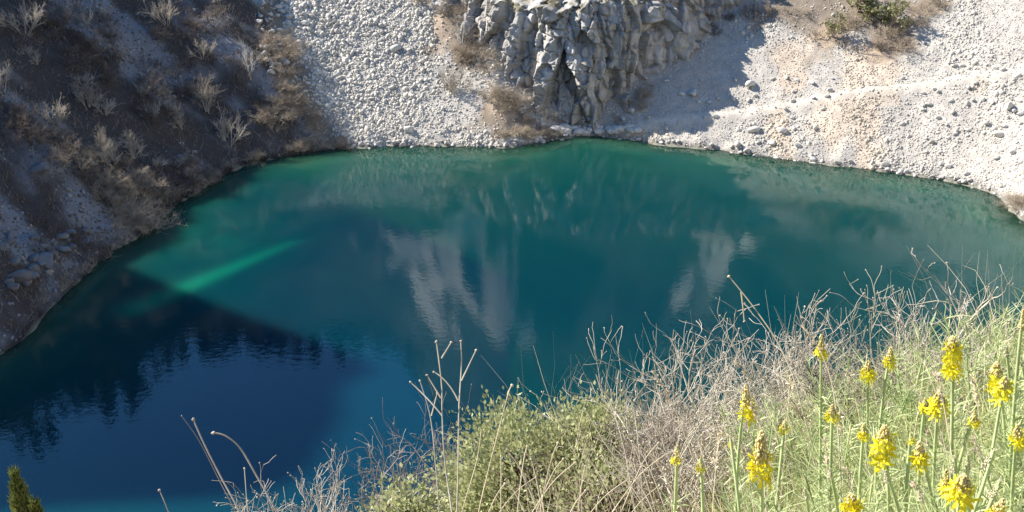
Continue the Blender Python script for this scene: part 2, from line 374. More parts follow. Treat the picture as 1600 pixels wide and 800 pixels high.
def ground_tint(x, y):
    d = poly_sd(x, y, SH); th = np.degrees(np.arctan2(x, y-95))
    edge = np.interp(y, [p[1] for p in sorted(LEFT_EDGE, key=lambda p: p[1])], [p[0] for p in sorted(LEFT_EDGE, key=lambda p: p[1])])
    nz = fbm(x/3.0, y/3.0, 0, 4, 71)
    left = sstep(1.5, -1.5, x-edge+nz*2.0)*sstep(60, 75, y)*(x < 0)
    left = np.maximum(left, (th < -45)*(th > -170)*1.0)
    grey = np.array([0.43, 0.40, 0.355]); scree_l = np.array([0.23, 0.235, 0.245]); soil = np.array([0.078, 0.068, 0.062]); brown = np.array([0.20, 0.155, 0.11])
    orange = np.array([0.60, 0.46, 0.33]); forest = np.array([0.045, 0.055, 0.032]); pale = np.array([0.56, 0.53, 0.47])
    c = np.ones(x.shape+(3,))*grey
    c *= (1+0.08*fbm(x/2.0, y/5.0, 0, 4, 75))[..., None]
    m = blob(x, y, BROWN_W, nz)[..., None]; c = c*(1-m*0.85)+brown*m*0.85
    nzo = fbm(x/0.9, y/1.6, 0, 4, 77)
    m = blob(x, y, ORANGE_W, nzo)[..., None]; c = c*(1-m*0.5)+orange*m*0.5
    td = line_d(x, y, TRAIL)[..., None]; m = np.exp(-(td/0.7)**2)*0.7; c = c*(1-m)+np.array([0.56, 0.51, 0.43])*m
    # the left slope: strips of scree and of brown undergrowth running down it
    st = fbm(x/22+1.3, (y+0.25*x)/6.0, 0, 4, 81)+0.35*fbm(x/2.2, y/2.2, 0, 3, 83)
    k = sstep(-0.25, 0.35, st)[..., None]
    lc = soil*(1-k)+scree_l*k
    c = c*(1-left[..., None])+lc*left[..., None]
    # upper slopes: dark scrub with pale crags
    up = sstep(24, 34, d+nz*4)[..., None]*(1-sstep(60, 40, y))[..., None]
    cr = np.maximum(blob(x, y, ROCKS_UP, 2.1*fbm(x/3.0, y/9, 0, 5, 91, 0.6)), 0.22*sstep(0.5, 0.9, fbm(x/9, y/9, 0, 4, 93)))[..., None]*(1-left[..., None])
    uc = forest*(1-cr)+pale*cr
    right = (sstep(52, 70, th)*(1-sstep(60, 90, d)))[..., None]
    right = np.maximum(right, (sstep(35, 50, th)*(1-sstep(40, 62, d+nz*10)))[..., None])
    uc = uc*(1-right)+grey*right*0.95
    c = c*(1-up)+uc*up
    # wet dark line at the water, lake bed
    w = (sstep(0.9, 0.1, d)*sstep(-3, -0.5, d))[..., None]; c = c*(1-w*0.68)
    bed = (d < 0)[..., None]; c = np.where(bed, c*0.3+np.array([0.30, 0.30, 0.22])*0.7, c)
    # the near brow: earthy, dry litter
    w = (1-sstep(20, 40, np.hypot(x, y)))[..., None]; c = c*(1-w)+np.array([0.20, 0.17, 0.115])*w
    return c, left
xs = axis(-420, 460, -72, 72, 0.42, 14); ys = axis(-60, 620, 68, 178, 0.42, 14)
xs2 = xs; ys2 = np.unique(np.concatenate([ys, np.arange(-4, 14, 0.4), np.arange(14, 68, 1.2)]))
keep = [0]
for i in range(1, len(ys2)):
    if ys2[i]-ys2[keep[-1]] > 0.3: keep.append(i)
ys2 = ys2[keep]
X, Y = np.meshgrid(xs2, ys2)
Z = H(X, Y)
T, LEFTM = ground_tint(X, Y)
nx, ny = len(xs2), len(ys2)
i = np.arange(ny-1)[:, None]*nx+np.arange(nx-1)[None, :]
F = np.stack([i, i+1, i+1+nx, i+nx], -1).reshape(-1, 4)
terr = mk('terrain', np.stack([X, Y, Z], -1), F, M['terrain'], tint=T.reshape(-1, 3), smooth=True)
tag(terr, 'steep stony slopes ringing the lake, pale scree behind and shaded brown slope on the left', 'hillside', kind='structure')

# ------------------------------------------------------------------ water
wx, wy = np.arange(-75, 90, 0.8), np.arange(30, 155, 0.8)
WX, WY = np.meshgrid(wx, wy); dep = -H(WX, WY, False)
streak_ends = [on_water(215, 481), on_water(455, 380)]
bd = line_d(WX, WY, streak_ends); along = np.clip((WX-streak_ends[0][0])/(streak_ends[-1][0]-streak_ends[0][0]), 0, 1)
sun_streak = np.exp(-(bd/(0.8+0.8*(1-along)))**2)*(1.0-0.75*along)  # strip of sunlight on the lake, painted into the water colour
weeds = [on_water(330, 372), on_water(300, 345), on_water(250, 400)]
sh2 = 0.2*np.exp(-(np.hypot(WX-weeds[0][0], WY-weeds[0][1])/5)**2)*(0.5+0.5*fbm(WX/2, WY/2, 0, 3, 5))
wt = np.stack([np.clip(dep, 0, 30)/30, np.clip(sun_streak+sh2, 0, 1), 0*dep], -1)
inside = (dep > -1.2)
nx, ny = len(wx), len(wy)
i = (np.arange(ny-1)[:, None]*nx+np.arange(nx-1)[None, :])
ok = inside[:-1, :-1] | inside[1:, 1:] | inside[:-1, 1:] | inside[1:, :-1]
F = np.stack([i, i+1, i+1+nx, i+nx], -1)[ok]
def water_mat():
    m = bpy.data.materials.new('lake_water'); m.use_nodes = True; n = m.node_tree.nodes; l = m.node_tree.links; n.clear()
    out = n.new('ShaderNodeOutputMaterial'); a = n.new('ShaderNodeAttribute'); a.attribute_name = 'tint'
    sep = n.new('ShaderNodeSeparateColor'); l.new(a.outputs['Color'], sep.inputs[0])
    tc = n.new('ShaderNodeTexCoord')
    # colour of the water itself: deep teal, greener where shallow
    ramp = n.new('ShaderNodeValToRGB'); e = ramp.color_ramp.elements
    e[0].position = 0.0; e[0].color = (0.030, 0.110, 0.065, 1); e[1].position = 1.0; e[1].color = (0.0010, 0.024, 0.040, 1)
    k = ramp.color_ramp.elements.new(0.10); k.color = (0.005, 0.056, 0.043, 1)
    k = ramp.color_ramp.elements.new(0.30); k.color = (0.0018, 0.041, 0.043, 1)
    no = n.new('ShaderNodeTexNoise'); no.inputs['Scale'].default_value = 0.10; no.inputs['Detail'].default_value = 5; l.new(tc.outputs['Object'], no.inputs['Vector'])
    ad = n.new('ShaderNodeMath'); ad.operation = 'MULTIPLY_ADD'; l.new(no.outputs[0], ad.inputs[0]); ad.inputs[1].default_value = 0.16; l.new(sep.outputs[0], ad.inputs[2])
    sb = n.new('ShaderNodeMath'); sb.operation = 'SUBTRACT'; l.new(ad.outputs[0], sb.inputs[0]); sb.inputs[1].default_value = 0.08; l.new(sb.outputs[0], ramp.inputs[0])
    mx = n.new('ShaderNodeMix'); mx.data_type = 'RGBA'; l.new(sep.outputs[1], mx.inputs[0]); l.new(ramp.outputs[0], mx.inputs[6]); mx.inputs[7].default_value = (0.003, 0.14, 0.085, 1)  # painted sun streak and weed patch mixed in as brighter green
    df = n.new('ShaderNodeSubsurfaceScattering'); df.falloff = 'BURLEY'; l.new(mx.outputs[2], df.inputs['Color'])
    df.inputs['Scale'].default_value = 3.0; df.inputs['Radius'].default_value = (0.4, 1.0, 1.2)      # light spreads sideways in the cloudy water
    tr = n.new('ShaderNodeBsdfTransparent'); tr.inputs[0].default_value = (0.42, 0.80, 0.62, 1)
    shal = n.new('ShaderNodeMapRange'); l.new(sep.outputs[0], shal.inputs[0]); shal.inputs[1].default_value = 0.0; shal.inputs[2].default_value = 0.085; shal.inputs[3].default_value = 0.75; shal.inputs[4].default_value = 0.0
    m1 = n.new('ShaderNodeMixShader'); l.new(shal.outputs[0], m1.inputs[0]); l.new(df.outputs[0], m1.inputs[1]); l.new(tr.outputs[0], m1.inputs[2])
    # ripples
    bmp = n.new('ShaderNodeBump'); bmp.inputs['Strength'].default_value = 1.0; bmp.inputs['Distance'].default_value = 0.006
    mp = n.new('ShaderNodeMapping'); mp.inputs['Scale'].default_value = (1.0, 1.3, 1); l.new(tc.outputs['Object'], mp.inputs[0])
    w1 = n.new('ShaderNodeTexNoise'); w1.inputs['Scale'].default_value = 1.3; w1.inputs['Detail'].default_value = 3; w1.inputs['Roughness'].default_value = 0.55; l.new(mp.outputs[0], w1.inputs['Vector'])
    l.new(w1.outputs[0], bmp.inputs['Height'])
    gl = n.new('ShaderNodeBsdfGlossy'); gl.inputs['Roughness'].default_value = 0.02; l.new(bmp.outputs[0], gl.inputs['Normal'])
    fr = n.new('ShaderNodeFresnel'); fr.inputs['IOR'].default_value = 1.50; l.new(bmp.outputs[0], fr.inputs['Normal'])
    m2 = n.new('ShaderNodeMixShader'); l.new(fr.outputs[0], m2.inputs[0]); l.new(m1.outputs[0], m2.inputs[1]); l.new(gl.outputs[0], m2.inputs[2])
    l.new(m2.outputs[0], out.inputs[0]); return m
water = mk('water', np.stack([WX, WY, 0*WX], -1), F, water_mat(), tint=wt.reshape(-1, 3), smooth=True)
tag(water, 'deep teal lake reflecting the slopes and blue sky', 'lake', kind='structure')

# ------------------------------------------------------------------ rock buttress between the two scree cones
foot = np.array([(-18, 176), (-14.5, 161), (-9.5, 154.5), (-4.2, 149.3), (0.8, 145.0), (5, 142.3), (10, 141.6), (13.5, 142.4), (18, 144.6), (23.5, 147.6), (30, 151.0), (36, 155.2), (43, 164), (50, 178)], float)
def cliff():
    seg = np.r_[0, np.cumsum(np.linalg.norm(np.diff(foot, axis=0), axis=1))]
    ns = int(seg[-1]/0.12); s = np.linspace(0, seg[-1], ns)
    fx = np.interp(s, seg, foot[:, 0]); fy = np.interp(s, seg, foot[:, 1])
    k = 20; ker = np.hanning(k*2+1); ker /= ker.sum()
    fx = np.convolve(np.pad(fx, k, 'edge'), ker, 'valid'); fy = np.convolve(np.pad(fy, k, 'edge'), ker, 'valid')
    tx, ty = np.gradient(fx), np.gradient(fy); ln = np.hypot(tx, ty); tx /= ln; ty /= ln
    ax, ay = -ty, tx                                            # into the rock
    top = np.interp(s, seg, [24, 20, 16.5, 15.5, 15.2, 15.8, 16, 16.2, 16.8, 18, 20, 22.5, 26, 32])
    top = top + 1.3*fbm(s/4, s*0, 0, 3, 12)
    nv = 180; v = np.linspace(0, 1, nv)
    z = -2+(top[None, :]+2)*v[:, None]
    lean = 0.20*np.clip(z, 0, 99)+0.9*np.sin(z*0.55+fx[None, :]*0.2)*0.4
    px = fx[None, :]+ax[None, :]*lean; py = fy[None, :]+ay[None, :]*lean
    # the top running back to the hillside
    nc = 60; c = np.linspace(0, 1, nc+1)[1:]
    ux = np.clip(ax, -0.5, 0.5); uy = np.ones_like(ay)
    cx = px[-1][None, :]+ux[None, :]*c[:, None]*14; cy = py[-1][None, :]+uy[None, :]*c[:, None]*26
    cz = z[-1][None, :]+c[:, None]*7+0*cx
    px = np.vstack([px, cx]); py = np.vstack([py, cy]); z = np.vstack([z, cz])
    # blocky displacement: big ribs, blocks, cracks
    nxv, nyv = -ax[None, :]+0*z, -ay[None, :]+0*z
    w1 = fbm(px/3, py/3, z/4, 3, 100)*0.6
    f1, f2, cid, t1 = voro(px/3.4+w1*0.2, py/3.4+w1*0.2, z/12+w1*0.3, 5)
    g1, g2, cid2, t2 = voro(px/1.7+w1*0.3, py/1.7+w1*0.2, z/4.2+w1*0.3+px*0.1, 15)
    h1, h2, cid3, t3 = voro(px/0.75+w1*0.3, py/0.75, z/1.3, 25)
    bed_ = np.abs(((z+0.15*px+0.4*w1)/1.9) % 1.0-0.5)
    disp = (cid-0.5)*1.7+t1*1.9+np.minimum(f2-f1, 0.05)*7.0+(cid2-0.5)*0.7+t2*1.5+np.minimum(g2-g1, 0.04)*5.0+(cid3-0.5)*0.16+t3*0.5+np.minimum(h2-h1, 0.04)*1.2-sstep(0.42, 0.49, bed_)*0.25+fbm(px/0.6, py/0.6, z/0.7, 3, 110)*0.07
    fade = np.ones((len(z), 1)); fade[nv:, 0] = np.linspace(1, 0.2, nc)
    px = px+nxv*disp*fade; py = py+nyv*disp*fade; z = z+disp*0.12
    dirt = sstep(0.1, 0.9, fbm(px/2.5, py/2.5, z/5, 4, 120))
    crack = np.minimum(1, np.minimum((g2-g1)/0.06, (f2-f1)/0.05))
    tint = np.ones(px.shape+(3,))*(0.70+0.3*crack[..., None])
    tint = tint*(1-dirt[..., None]*0.35)+np.array([0.66, 0.56, 0.46])*dirt[..., None]*0.35
    tp = np.zeros((len(z), 1)); tp[nv-3:, 0] = 1; tp = tp*sstep(-0.4, 0.5, fbm(px, py, 0, 3, 130)); tint = tint*(1-tp[..., None]*0.8)+np.array([0.30, 0.27, 0.12])*tp[..., None]*0.8
    N1, N2 = px.shape
    i = np.arange(N1-1)[:, None]*N2+np.arange(N2-1)[None, :]
    F = np.stack([i, i+1, i+1+N2, i+N2], -1).reshape(-1, 4)
    o = mk('rock_cliff', np.stack([px, py, z], -1), F, M['cliff'], tint=tint.reshape(-1, 3))
    return tag(o, 'tall fractured grey limestone cliff standing between the two scree slopes', 'cliff')
cliff()

# ------------------------------------------------------------------ scree
def cam_px(x, y, z):
    c, s = math.cos(R(PITCH)), math.sin(R(PITCH)); zz = z-CAMZ
    f = y*c-zz*s; u = y*s+zz*c
    return 800+FPX*x/f, 400-FPX*u/f
def scatter(n, x0, x1, y0, y1):
    x = rng.uniform(x0, x1, n); y = rng.uniform(y0, y1, n); z = H(x, y, True); return x, y, z
def scree(name, n, dmin, dmax, size, box, side, label, sink=0.02, keepf=None, tintc=(1, 1, 1)):
    x, y, z = scatter(n, *box); d = poly_sd(x, y, SH)
    edge = np.interp(y, [p[1] for p in sorted(LEFT_EDGE, key=lambda p: p[1])], [p[0] for p in sorted(LEFT_EDGE, key=lambda p: p[1])])
    nz = fbm(x/3.0, y/3.0, 0, 3, 71)
    lf = x < edge+nz
    ok = (d > dmin) & (d < dmax) & (lf if side == 'left' else ~lf)
    br = blob(x, y, BROWN_W, nz); og = blob(x, y, ORANGE_W, nz)
    if side != 'left': ok &= rng.uniform(size=n) > br*0.85
    td = line_d(x, y, TRAIL); ok &= (td > 0.7) | (rng.uniform(size=n) < 0.15)
    # stones get coarser in streaks
    co = fbm(x/4.5, y/9, 0, 3, 140)
    if keepf is not None: ok &= keepf(x, y, co)
    x, y, z, co, og = x[ok], y[ok], z[ok], co[ok], og[ok]
    sz = size*np.exp(np.clip(rng.normal(size=len(x)), -2, 1.7)*0.45)*(1+0.35*co)
    pos = np.stack([x, y, z+sz*sink], -1)
    V, F = stones(pos, sz)
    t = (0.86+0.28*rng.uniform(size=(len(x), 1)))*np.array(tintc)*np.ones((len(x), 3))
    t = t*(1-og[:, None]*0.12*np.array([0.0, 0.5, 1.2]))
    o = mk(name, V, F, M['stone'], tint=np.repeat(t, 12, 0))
    return tag(o, label, 'scree', kind='stuff')
scree('scree_rubble', 46000, 0.1, 30, 0.22, (-45, 10, 132, 175), 'mid', 'coarse pale rubble covering the scree slope left of the cliff', tintc=(1.14, 1.14, 1.12))  # tint lifted to put more sunlight into this slope's stone colour
scree('scree_rubble', 12000, 0.1, 30, 0.40, (-45, 10, 132, 175), 'mid', 'larger pale stones lying in loose bands on the left scree slope', tintc=(1.14, 1.14, 1.12), keepf=lambda x, y, c: c > rng.uniform(-0.5, 0.6, len(x)))  # same lift, sunlight painted into the tint of the larger stones
scree('scree_rubble', 150000, 0.1, 34, 0.17, (8, 82, 100, 178), 'mid', 'fine pale rubble covering the broad scree slope right of the cliff')
scree('scree_rubble', 9000, 0.1, 34, 0.36, (8, 82, 100, 178), 'mid', 'larger pale stones strewn in bands over the right scree slope', keepf=lambda x, y, c: c > rng.uniform(-0.2, 0.5, len(x)))
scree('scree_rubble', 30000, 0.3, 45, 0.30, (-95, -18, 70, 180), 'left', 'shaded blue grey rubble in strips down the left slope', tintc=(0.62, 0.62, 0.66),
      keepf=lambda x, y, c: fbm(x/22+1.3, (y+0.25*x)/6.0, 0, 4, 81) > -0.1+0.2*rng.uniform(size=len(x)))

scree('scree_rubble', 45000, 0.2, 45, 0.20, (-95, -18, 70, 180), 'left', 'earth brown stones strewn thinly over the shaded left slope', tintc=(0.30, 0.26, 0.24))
def litter(name, n, box, hgt, m, label, side, wid=0.03):
    x, y, z = scatter(n, *box); d = poly_sd(x, y, SH)
    edge = np.interp(y, [p[1] for p in sorted(LEFT_EDGE, key=lambda p: p[1])], [p[0] for p in sorted(LEFT_EDGE, key=lambda p: p[1])])
    cl = fbm(x/2.2, y/2.2, 0, 3, 200)
    soil_ = fbm(x/22+1.3, (y+0.25*x)/6.0, 0, 4, 81) < 0.15
    ok = (d > 0.2) & (d < 45) & (x < edge+2.0) & (cl+0.5*soil_ > rng.uniform(-0.1, 0.7, n)); x, y, z = x[ok], y[ok], z[ok]; N = len(x)
    a = rng.uniform(0, 6.28, N); l = rng.uniform(0.2, 1.3, N); P = strands(np.stack([x, y, z], 1), np.stack([np.cos(a)*l, np.sin(a)*l, np.ones(N)], 1), rng.uniform(*hgt, N), 4, 0.25)
    V, F = blades(P, wid*np.linspace(1, 0.3, 4)[None]*rng.uniform(0.6, 1.2, (N, 1)))
    return tag(mk(name, V, F, m), label, 'undergrowth', kind='stuff')
litter('undergrowth', 60000, (-95, -18, 68, 180), (0.4, 1.3), M['twig_brown'], 'low tangled brown undergrowth over the left slope', 'left')
litter('undergrowth', 30000, (-95, -18, 68, 180), (0.5, 1.5), M['twig_pale'], 'fine grey dry stems scattered through the left undergrowth', 'left', 0.022)
# boulders: one mesh each, a few shapes
BM = []
for q in range(7):
    V = ICO3*1.0; sc = np.array([rng.uniform(0.9, 1.3), rng.uniform(0.65, 1.0), rng.uniform(0.5, 0.8)])
    for _ in range(9):                                           # chop flat faces
        nrm = norm(rng.normal(size=3)); h = rng.uniform(0.55, 0.85); dd = V@nrm; V = V-np.where(dd > h, dd-h, 0)[:, None]*nrm
    V = V*(1+0.06*fbm(V[:, 0]*2.5+q*7, V[:, 1]*2.5, V[:, 2]*2.5, 3, 150))[:, None]*sc*0.5
    o = mk('boulder', V, ICO3F, M['boulder']); BM.append(o.data); bpy.data.objects.remove(o)
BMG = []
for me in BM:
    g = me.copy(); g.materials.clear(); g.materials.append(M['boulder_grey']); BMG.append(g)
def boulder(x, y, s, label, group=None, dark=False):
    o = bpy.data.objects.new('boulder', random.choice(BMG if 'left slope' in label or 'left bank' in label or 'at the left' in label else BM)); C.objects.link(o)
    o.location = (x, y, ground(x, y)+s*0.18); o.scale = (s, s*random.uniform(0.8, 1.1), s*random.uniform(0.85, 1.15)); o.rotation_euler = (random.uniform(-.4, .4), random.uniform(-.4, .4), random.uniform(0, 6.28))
    return tag(o, label, 'boulder', group)
for px, py, s, lab in [(620, 78, 1.9, 'pale angular boulder alone in the upper middle of the left scree slope'), (462, 108, 1.5, 'pale block beside the brush at the left edge of the scree'),
        (640, 208, 1.3, 'pale boulder near the waterline at the foot of the left scree slope'), (1172, 138, 1.5, 'larger pale boulder on the right scree above the trail, beside two smaller stones'),
        (1082, 153, 1.3, 'pale boulder on the right scree nearest the cliff shadow'), (1176, 205, 1.6, 'upright pale boulder just below the trail on the right scree'),
        (1152, 232, 1.2, 'dark reddish boulder at the waterline below the right scree'), (1220, 210, 1.3, 'pale boulder below the trail, right of the upright one'),
        (1558, 215, 1.5, 'boulder with a dark hollow under it at the far right of the scree'), (1575, 170, 1.4, 'pale boulder near the right edge of the photo above the trail'),
        (1205, 228, 1.1, 'small pale boulder close to the water under the right scree'), (985, 178, 1.3, 'white rock beside the foot of the cliff on its right'),
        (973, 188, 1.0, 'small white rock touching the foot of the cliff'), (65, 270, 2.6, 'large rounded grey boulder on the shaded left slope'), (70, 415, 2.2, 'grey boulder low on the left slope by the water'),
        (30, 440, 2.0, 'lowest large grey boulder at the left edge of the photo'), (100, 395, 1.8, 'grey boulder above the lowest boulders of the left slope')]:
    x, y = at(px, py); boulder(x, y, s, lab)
for k in range(60):
    px, py = random.uniform(405, 500), random.uniform(0, 120)
    if px > 430+0.9*(120-py)*0.7+10: continue
    x, y = at(px, py); boulder(x, y, random.uniform(0.7, 1.3), 'rounded boulder in the coarse heap at the upper left corner of the left scree', 'boulders heaped at the scree corner')
for k in range(40):
    px, py = random.uniform(1040, 1300), random.uniform(125, 235)
    if py > 235-(1300-px)*0.1+8: continue
    x, y = at(px, py); boulder(x, y, random.uniform(0.5, 0.95), 'small boulder among the finer rubble of the right scree', 'small boulders on the right scree')
for k in range(45):
    px, py = random.uniform(1440, 1600), random.uniform(100, 280)
    x, y = at(px, py); boulder(x, y, random.uniform(0.5, 0.9), 'small boulder in the coarse band at the far right of the scree', 'boulders in the far right band')
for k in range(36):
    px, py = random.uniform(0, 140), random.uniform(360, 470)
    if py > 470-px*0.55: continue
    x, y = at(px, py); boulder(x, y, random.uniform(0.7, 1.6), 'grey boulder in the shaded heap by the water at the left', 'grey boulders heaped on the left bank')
for k in range(90):
    px = random.uniform(540, 1560); py = np.interp(px, [p[0] for p in shore_px], [p[1] for p in shore_px])-random.uniform(-2, 6)
    x, y = at(px, py); boulder(x, y, random.uniform(0.45, 0.85), 'small stone block lining the waterline at the foot of the scree', 'stones lining the shore')
# low ledge of rock at the water below the cliff
mb = MB()
for k in range(26):
    px = 868+k*5+random.uniform(-3, 3); x, y = at(px, 206+random.uniform(-4, 3)); s = random.uniform(0.9, 1.5)
    V = ICO3*np.array([1.1, 0.8, 0.5])
    for _ in range(7):
        nrm = norm(rng.normal(size=3)); dd = V@nrm; V = V-np.where(dd > 0.6, dd-0.6, 0)[:, None]*nrm
    mb.add(V*s*0.62+np.array([x, y, max(ground(x, y), 0)+0.15]), ICO3F)
o = mb.build('rock_ledge', M['boulder']); tag(o, 'low pale ledge of rock along the water below the cliff', 'rock ledge')

# ------------------------------------------------------------------ bare shrubs and small trees on the far slopes
def shrub_proto(name, parts, m, leafm=None, leafn=0):
    root = empty(name)
    t = MB()
    P, r = parts[0]; V, F = tubes(P, r, 4); t.add(V, F); t.build('trunk', m, root)
    t = MB()
    for P, r in parts[1:]:
        V, F = tubes(P, r, 3); t.add(V, F)
    br = t.build('crown', m, root)
    if leafm:
        P = parts[-1][0]; idx = rng.integers(0, len(P), leafn); pos = P[idx, rng.integers(2, P.shape[1], leafn)]
        V, F = leaf_quads(pos, rng.uniform(0.05, 0.12, leafn)); mk('leaf_buds', V, F, leafm, root)['kind'] = 'stuff'
    return root
# the rooted prototypes are used up by the first placement of each
def protos(name, n, mk_): return [dict(root=mk_(), used=False) for _ in range(n)]
bank = {
 'fan': protos('bare_shrub', 5, lambda: shrub_proto('bare_shrub', grow(4, 9, 1.0, 0.012, 1.15, 0.10, (8, 6, 4), 0.44, 0.10, 0.6, tmin=0.35), M['twig_pale'])),
 'white': protos('bare_tree', 1, lambda: shrub_proto('bare_tree', grow(4, 4, 1.0, 0.022, 0.55, 0.16, (5, 4, 3), 0.52, 0.15, 0.5), M['twig_white'])),
 'dead': protos('dead_tree', 1, lambda: shrub_proto('dead_tree', grow(3, 1, 1.3, 0.018, 0.5, 0.02, (22, 5), 0.38, 0.05, 0.3, tmin=0.15), M['twig_white'])),
 'dark': protos('brush', 3, lambda: shrub_proto('brush', grow(4, 10, 1.0, 0.012, 1.1, 0.05, (6, 5, 3), 0.52, 0.2, 0.5, 0.2), M['twig_brown'])),
 'tan': protos('brush', 3, lambda: shrub_proto('brush', grow(4, 12, 1.0, 0.011, 1.2, 0.05, (7, 5, 4), 0.50, 0.2, 0.5, 0.25), M['twig_tan'])),
 'green': protos('budding_tree', 2, lambda: shrub_proto('budding_tree', grow(4, 4, 1.0, 0.02, 0.7, 0.12, (5, 5, 4), 0.52, 0.15, 0.5), M['twig_tan'], M['bud_green'], 550)),
}
NAMES = {'fan': 'bare_shrub', 'white': 'bare_tree', 'dead': 'dead_tree', 'dark': 'brush', 'tan': 'brush', 'green': 'budding_tree'}
CATS = {'fan': 'shrub', 'white': 'tree', 'dead': 'tree', 'dark': 'shrub', 'tan': 'shrub', 'green': 'tree'}
def plant(kind, px, py, hgt, label, group=None, lean=0.0, wide=1.0):
    e = random.choice(bank[kind])
    if e['used']: o = dup(e['root'])
    else: o = e['root']; e['used'] = True
    x, y = at(px, py); o.location = (x, y, ground(x, y)-0.05)
    o.rotation_euler = (random.uniform(-0.1, 0.1), lean+random.uniform(-0.08, 0.08), random.uniform(0, 6.28)); o.scale = (hgt*wide, hgt*wide, hgt)
    return tag(o, label, CATS[kind], group)
for kd, px, py, h, lab in [
    ('white', 392, 122, 5.6, 'white barked bare tree with forking limbs on the shaded slope left of the scree'),
    ('fan', 325, 178, 5.6, 'pale bare fan shaped shrub above the round one near the left shore'),
    ('fan', 358, 228, 5.6, 'round pale bare shrub lowest on the left slope, near the lake corner'),
    ('fan', 138, 172, 4.6, 'pale bare shrub in the middle of the shaded left slope'),
    ('fan', 88, 196, 3.9, 'smaller pale bare shrub just below left of the middle one on the left slope'),
    ('fan', 5, 150, 6.0, 'pale bare shrub cut by the left edge of the photo'),
    ('fan', 208, 248, 3.8, 'upright pale shrub low on the left slope above the lit brush'),
    ('fan', 162, 242, 3.4, 'ragged pale shrub beside the upright one low on the left slope'),
    ('fan', 295, 148, 3.2, 'narrow pale shrub just left of the fan shaped one'),
    ('fan', 40, 55, 5.2, 'faint beige shrub near the upper left corner of the photo'),
    ('fan', 262, 42, 5.0, 'beige bare shrub at the top of the left slope'),
    ('fan', 318, 95, 3.8, 'dim bare shrub left of the white barked tree'),
    ('fan', 165, 180, 2.8, 'thin dark pale tipped shrub right of the middle shrub on the left slope'),
    ('fan', 1022, 100, 5.4, 'feathery bare tree leaning right in the shadow beside the cliff'),
    ('fan', 1000, 120, 4.0, 'lower bare shrub in the cliff shadow below the feathery tree'),
    ('dead', 893, 188, 4.6, 'leaning dead conifer with short side branches at the foot of the cliff'),
    ('fan', 712, 150, 4.8, 'grey bare shrub standing against the left foot of the cliff'),
    ('white', 722, 72, 4.6, 'slim bare tree on the brown strip left of the cliff'),
    ('green', 1385, 50, 5.0, 'tree with fresh green buds on the upper right scree'),
    ('green', 1340, 20, 5.0, 'second budding tree, just above the first on the upper right scree'),
    ('green', 1300, 60, 3.5, 'lowest left budding tree of the clump on the upper right scree'),
    ('tan', 1605, 330, 2.2, 'tan brush at the water at the right edge of the photo'),
    ]:
    plant(kd, px, py, h, lab, lean=0.35 if px > 900 and px < 1030 else 0.0)
n1 = 0
def strew(kind, n, region, hr, label, group, wide=1.45):
    for _ in range(n):
        px, py = region(); plant(kind, px, py, random.uniform(*hr), label, group, wide=wide*random.uniform(0.8, 1.2))
def along(pts, jx, jy):
    def f():
        k = random.uniform(0, len(pts)-1); i = min(int(k), len(pts)-2); t = k-i
        return pts[i][0]*(1-t)+pts[i+1][0]*t+random.uniform(-jx, jx), pts[i][1]*(1-t)+pts[i+1][1]*t+random.uniform(-jy, jy)
    return f
G = 'brown scrub on the shaded left slope'
strew('dark', 42, along([(20, 20), (150, 90), (330, 200)], 60, 45), (1.6, 3.0), 'dark brown scrub bush on the upper shaded left slope', G)
strew('dark', 28, along([(0, 190), (120, 260), (250, 300), (340, 262)], 30, 22), (1.4, 2.8), 'dark brown scrub bush low on the shaded left slope', G)
strew('dark', 14, along([(250, 10), (330, 90), (380, 190)], 40, 40), (1.4, 2.6), 'dark brown scrub bush near the white barked tree', G)
strew('dark', 10, along([(30, 330), (110, 400), (160, 390)], 25, 25), (1.2, 2.2), 'dark brown scrub bush above the bank at the lower left', G)
G = 'bare pale shrubs dotting the left slope'
strew('fan', 16, along([(30, 20), (180, 110), (340, 240)], 90, 40), (1.8, 3.4), 'small bare pale shrub on the shaded upper left slope', G, wide=1.1)
strew('fan', 14, along([(120, 230), (230, 280), (330, 265)], 30, 22), (1.6, 3.0), 'small bare pale shrub low on the left slope near the water', G, wide=1.1)
strew('tan', 14, along([(60, 478), (125, 432), (170, 392), (215, 368), (300, 302), (345, 275)], 6, 5), (0.9, 1.8), 'grey brush overhanging the left waterline', 'brush along the left waterline')
G = 'pale brush along the left shore'
strew('tan', 34, along([(100, 250), (190, 300), (230, 335), (180, 360)], 32, 24), (1.5, 2.8), 'sunlit beige brush on the spur above the left shore', G)
strew('tan', 10, along([(160, 385), (200, 355), (260, 305), (290, 300)], 10, 8), (1.2, 2.0), 'beige brush hanging over the left waterline', G)
strew('tan', 6, along([(365, 262), (400, 254)], 8, 4), (1.2, 1.8), 'cream brush on the small point at the lake corner', G)
G = 'beige brush between the left slope and the scree'
strew('tan', 40, along([(430, 60), (440, 130), (440, 190), (500, 222)], 28, 20), (1.4, 2.6), 'beige brush growing down the left edge of the scree', G)
strew('tan', 14, along([(450, 238), (560, 226)], 10, 4), (1.0, 1.8), 'beige brush at the waterline under the scree corner', G)
G = 'brush around the foot of the cliff'
strew('tan', 22, along([(670, -5), (715, 20), (735, 80), (750, 110)], 22, 16), (1.5, 2.8), 'brown brush on the strip left of the cliff top', G)
strew('tan', 16, along([(745, 120), (790, 165), (850, 195)], 18, 10), (1.2, 2.2), 'brown brush along the left foot of the cliff', G)
strew('tan', 18, along([(775, 212), (870, 214)], 12, 5), (1.0, 1.8), 'low russet brush at the water below the cliff', G)
strew('tan', 10, along([(965, 195), (1000, 170), (1010, 140)], 8, 8), (0.9, 1.7), 'tan brush at the right foot of the cliff', G)
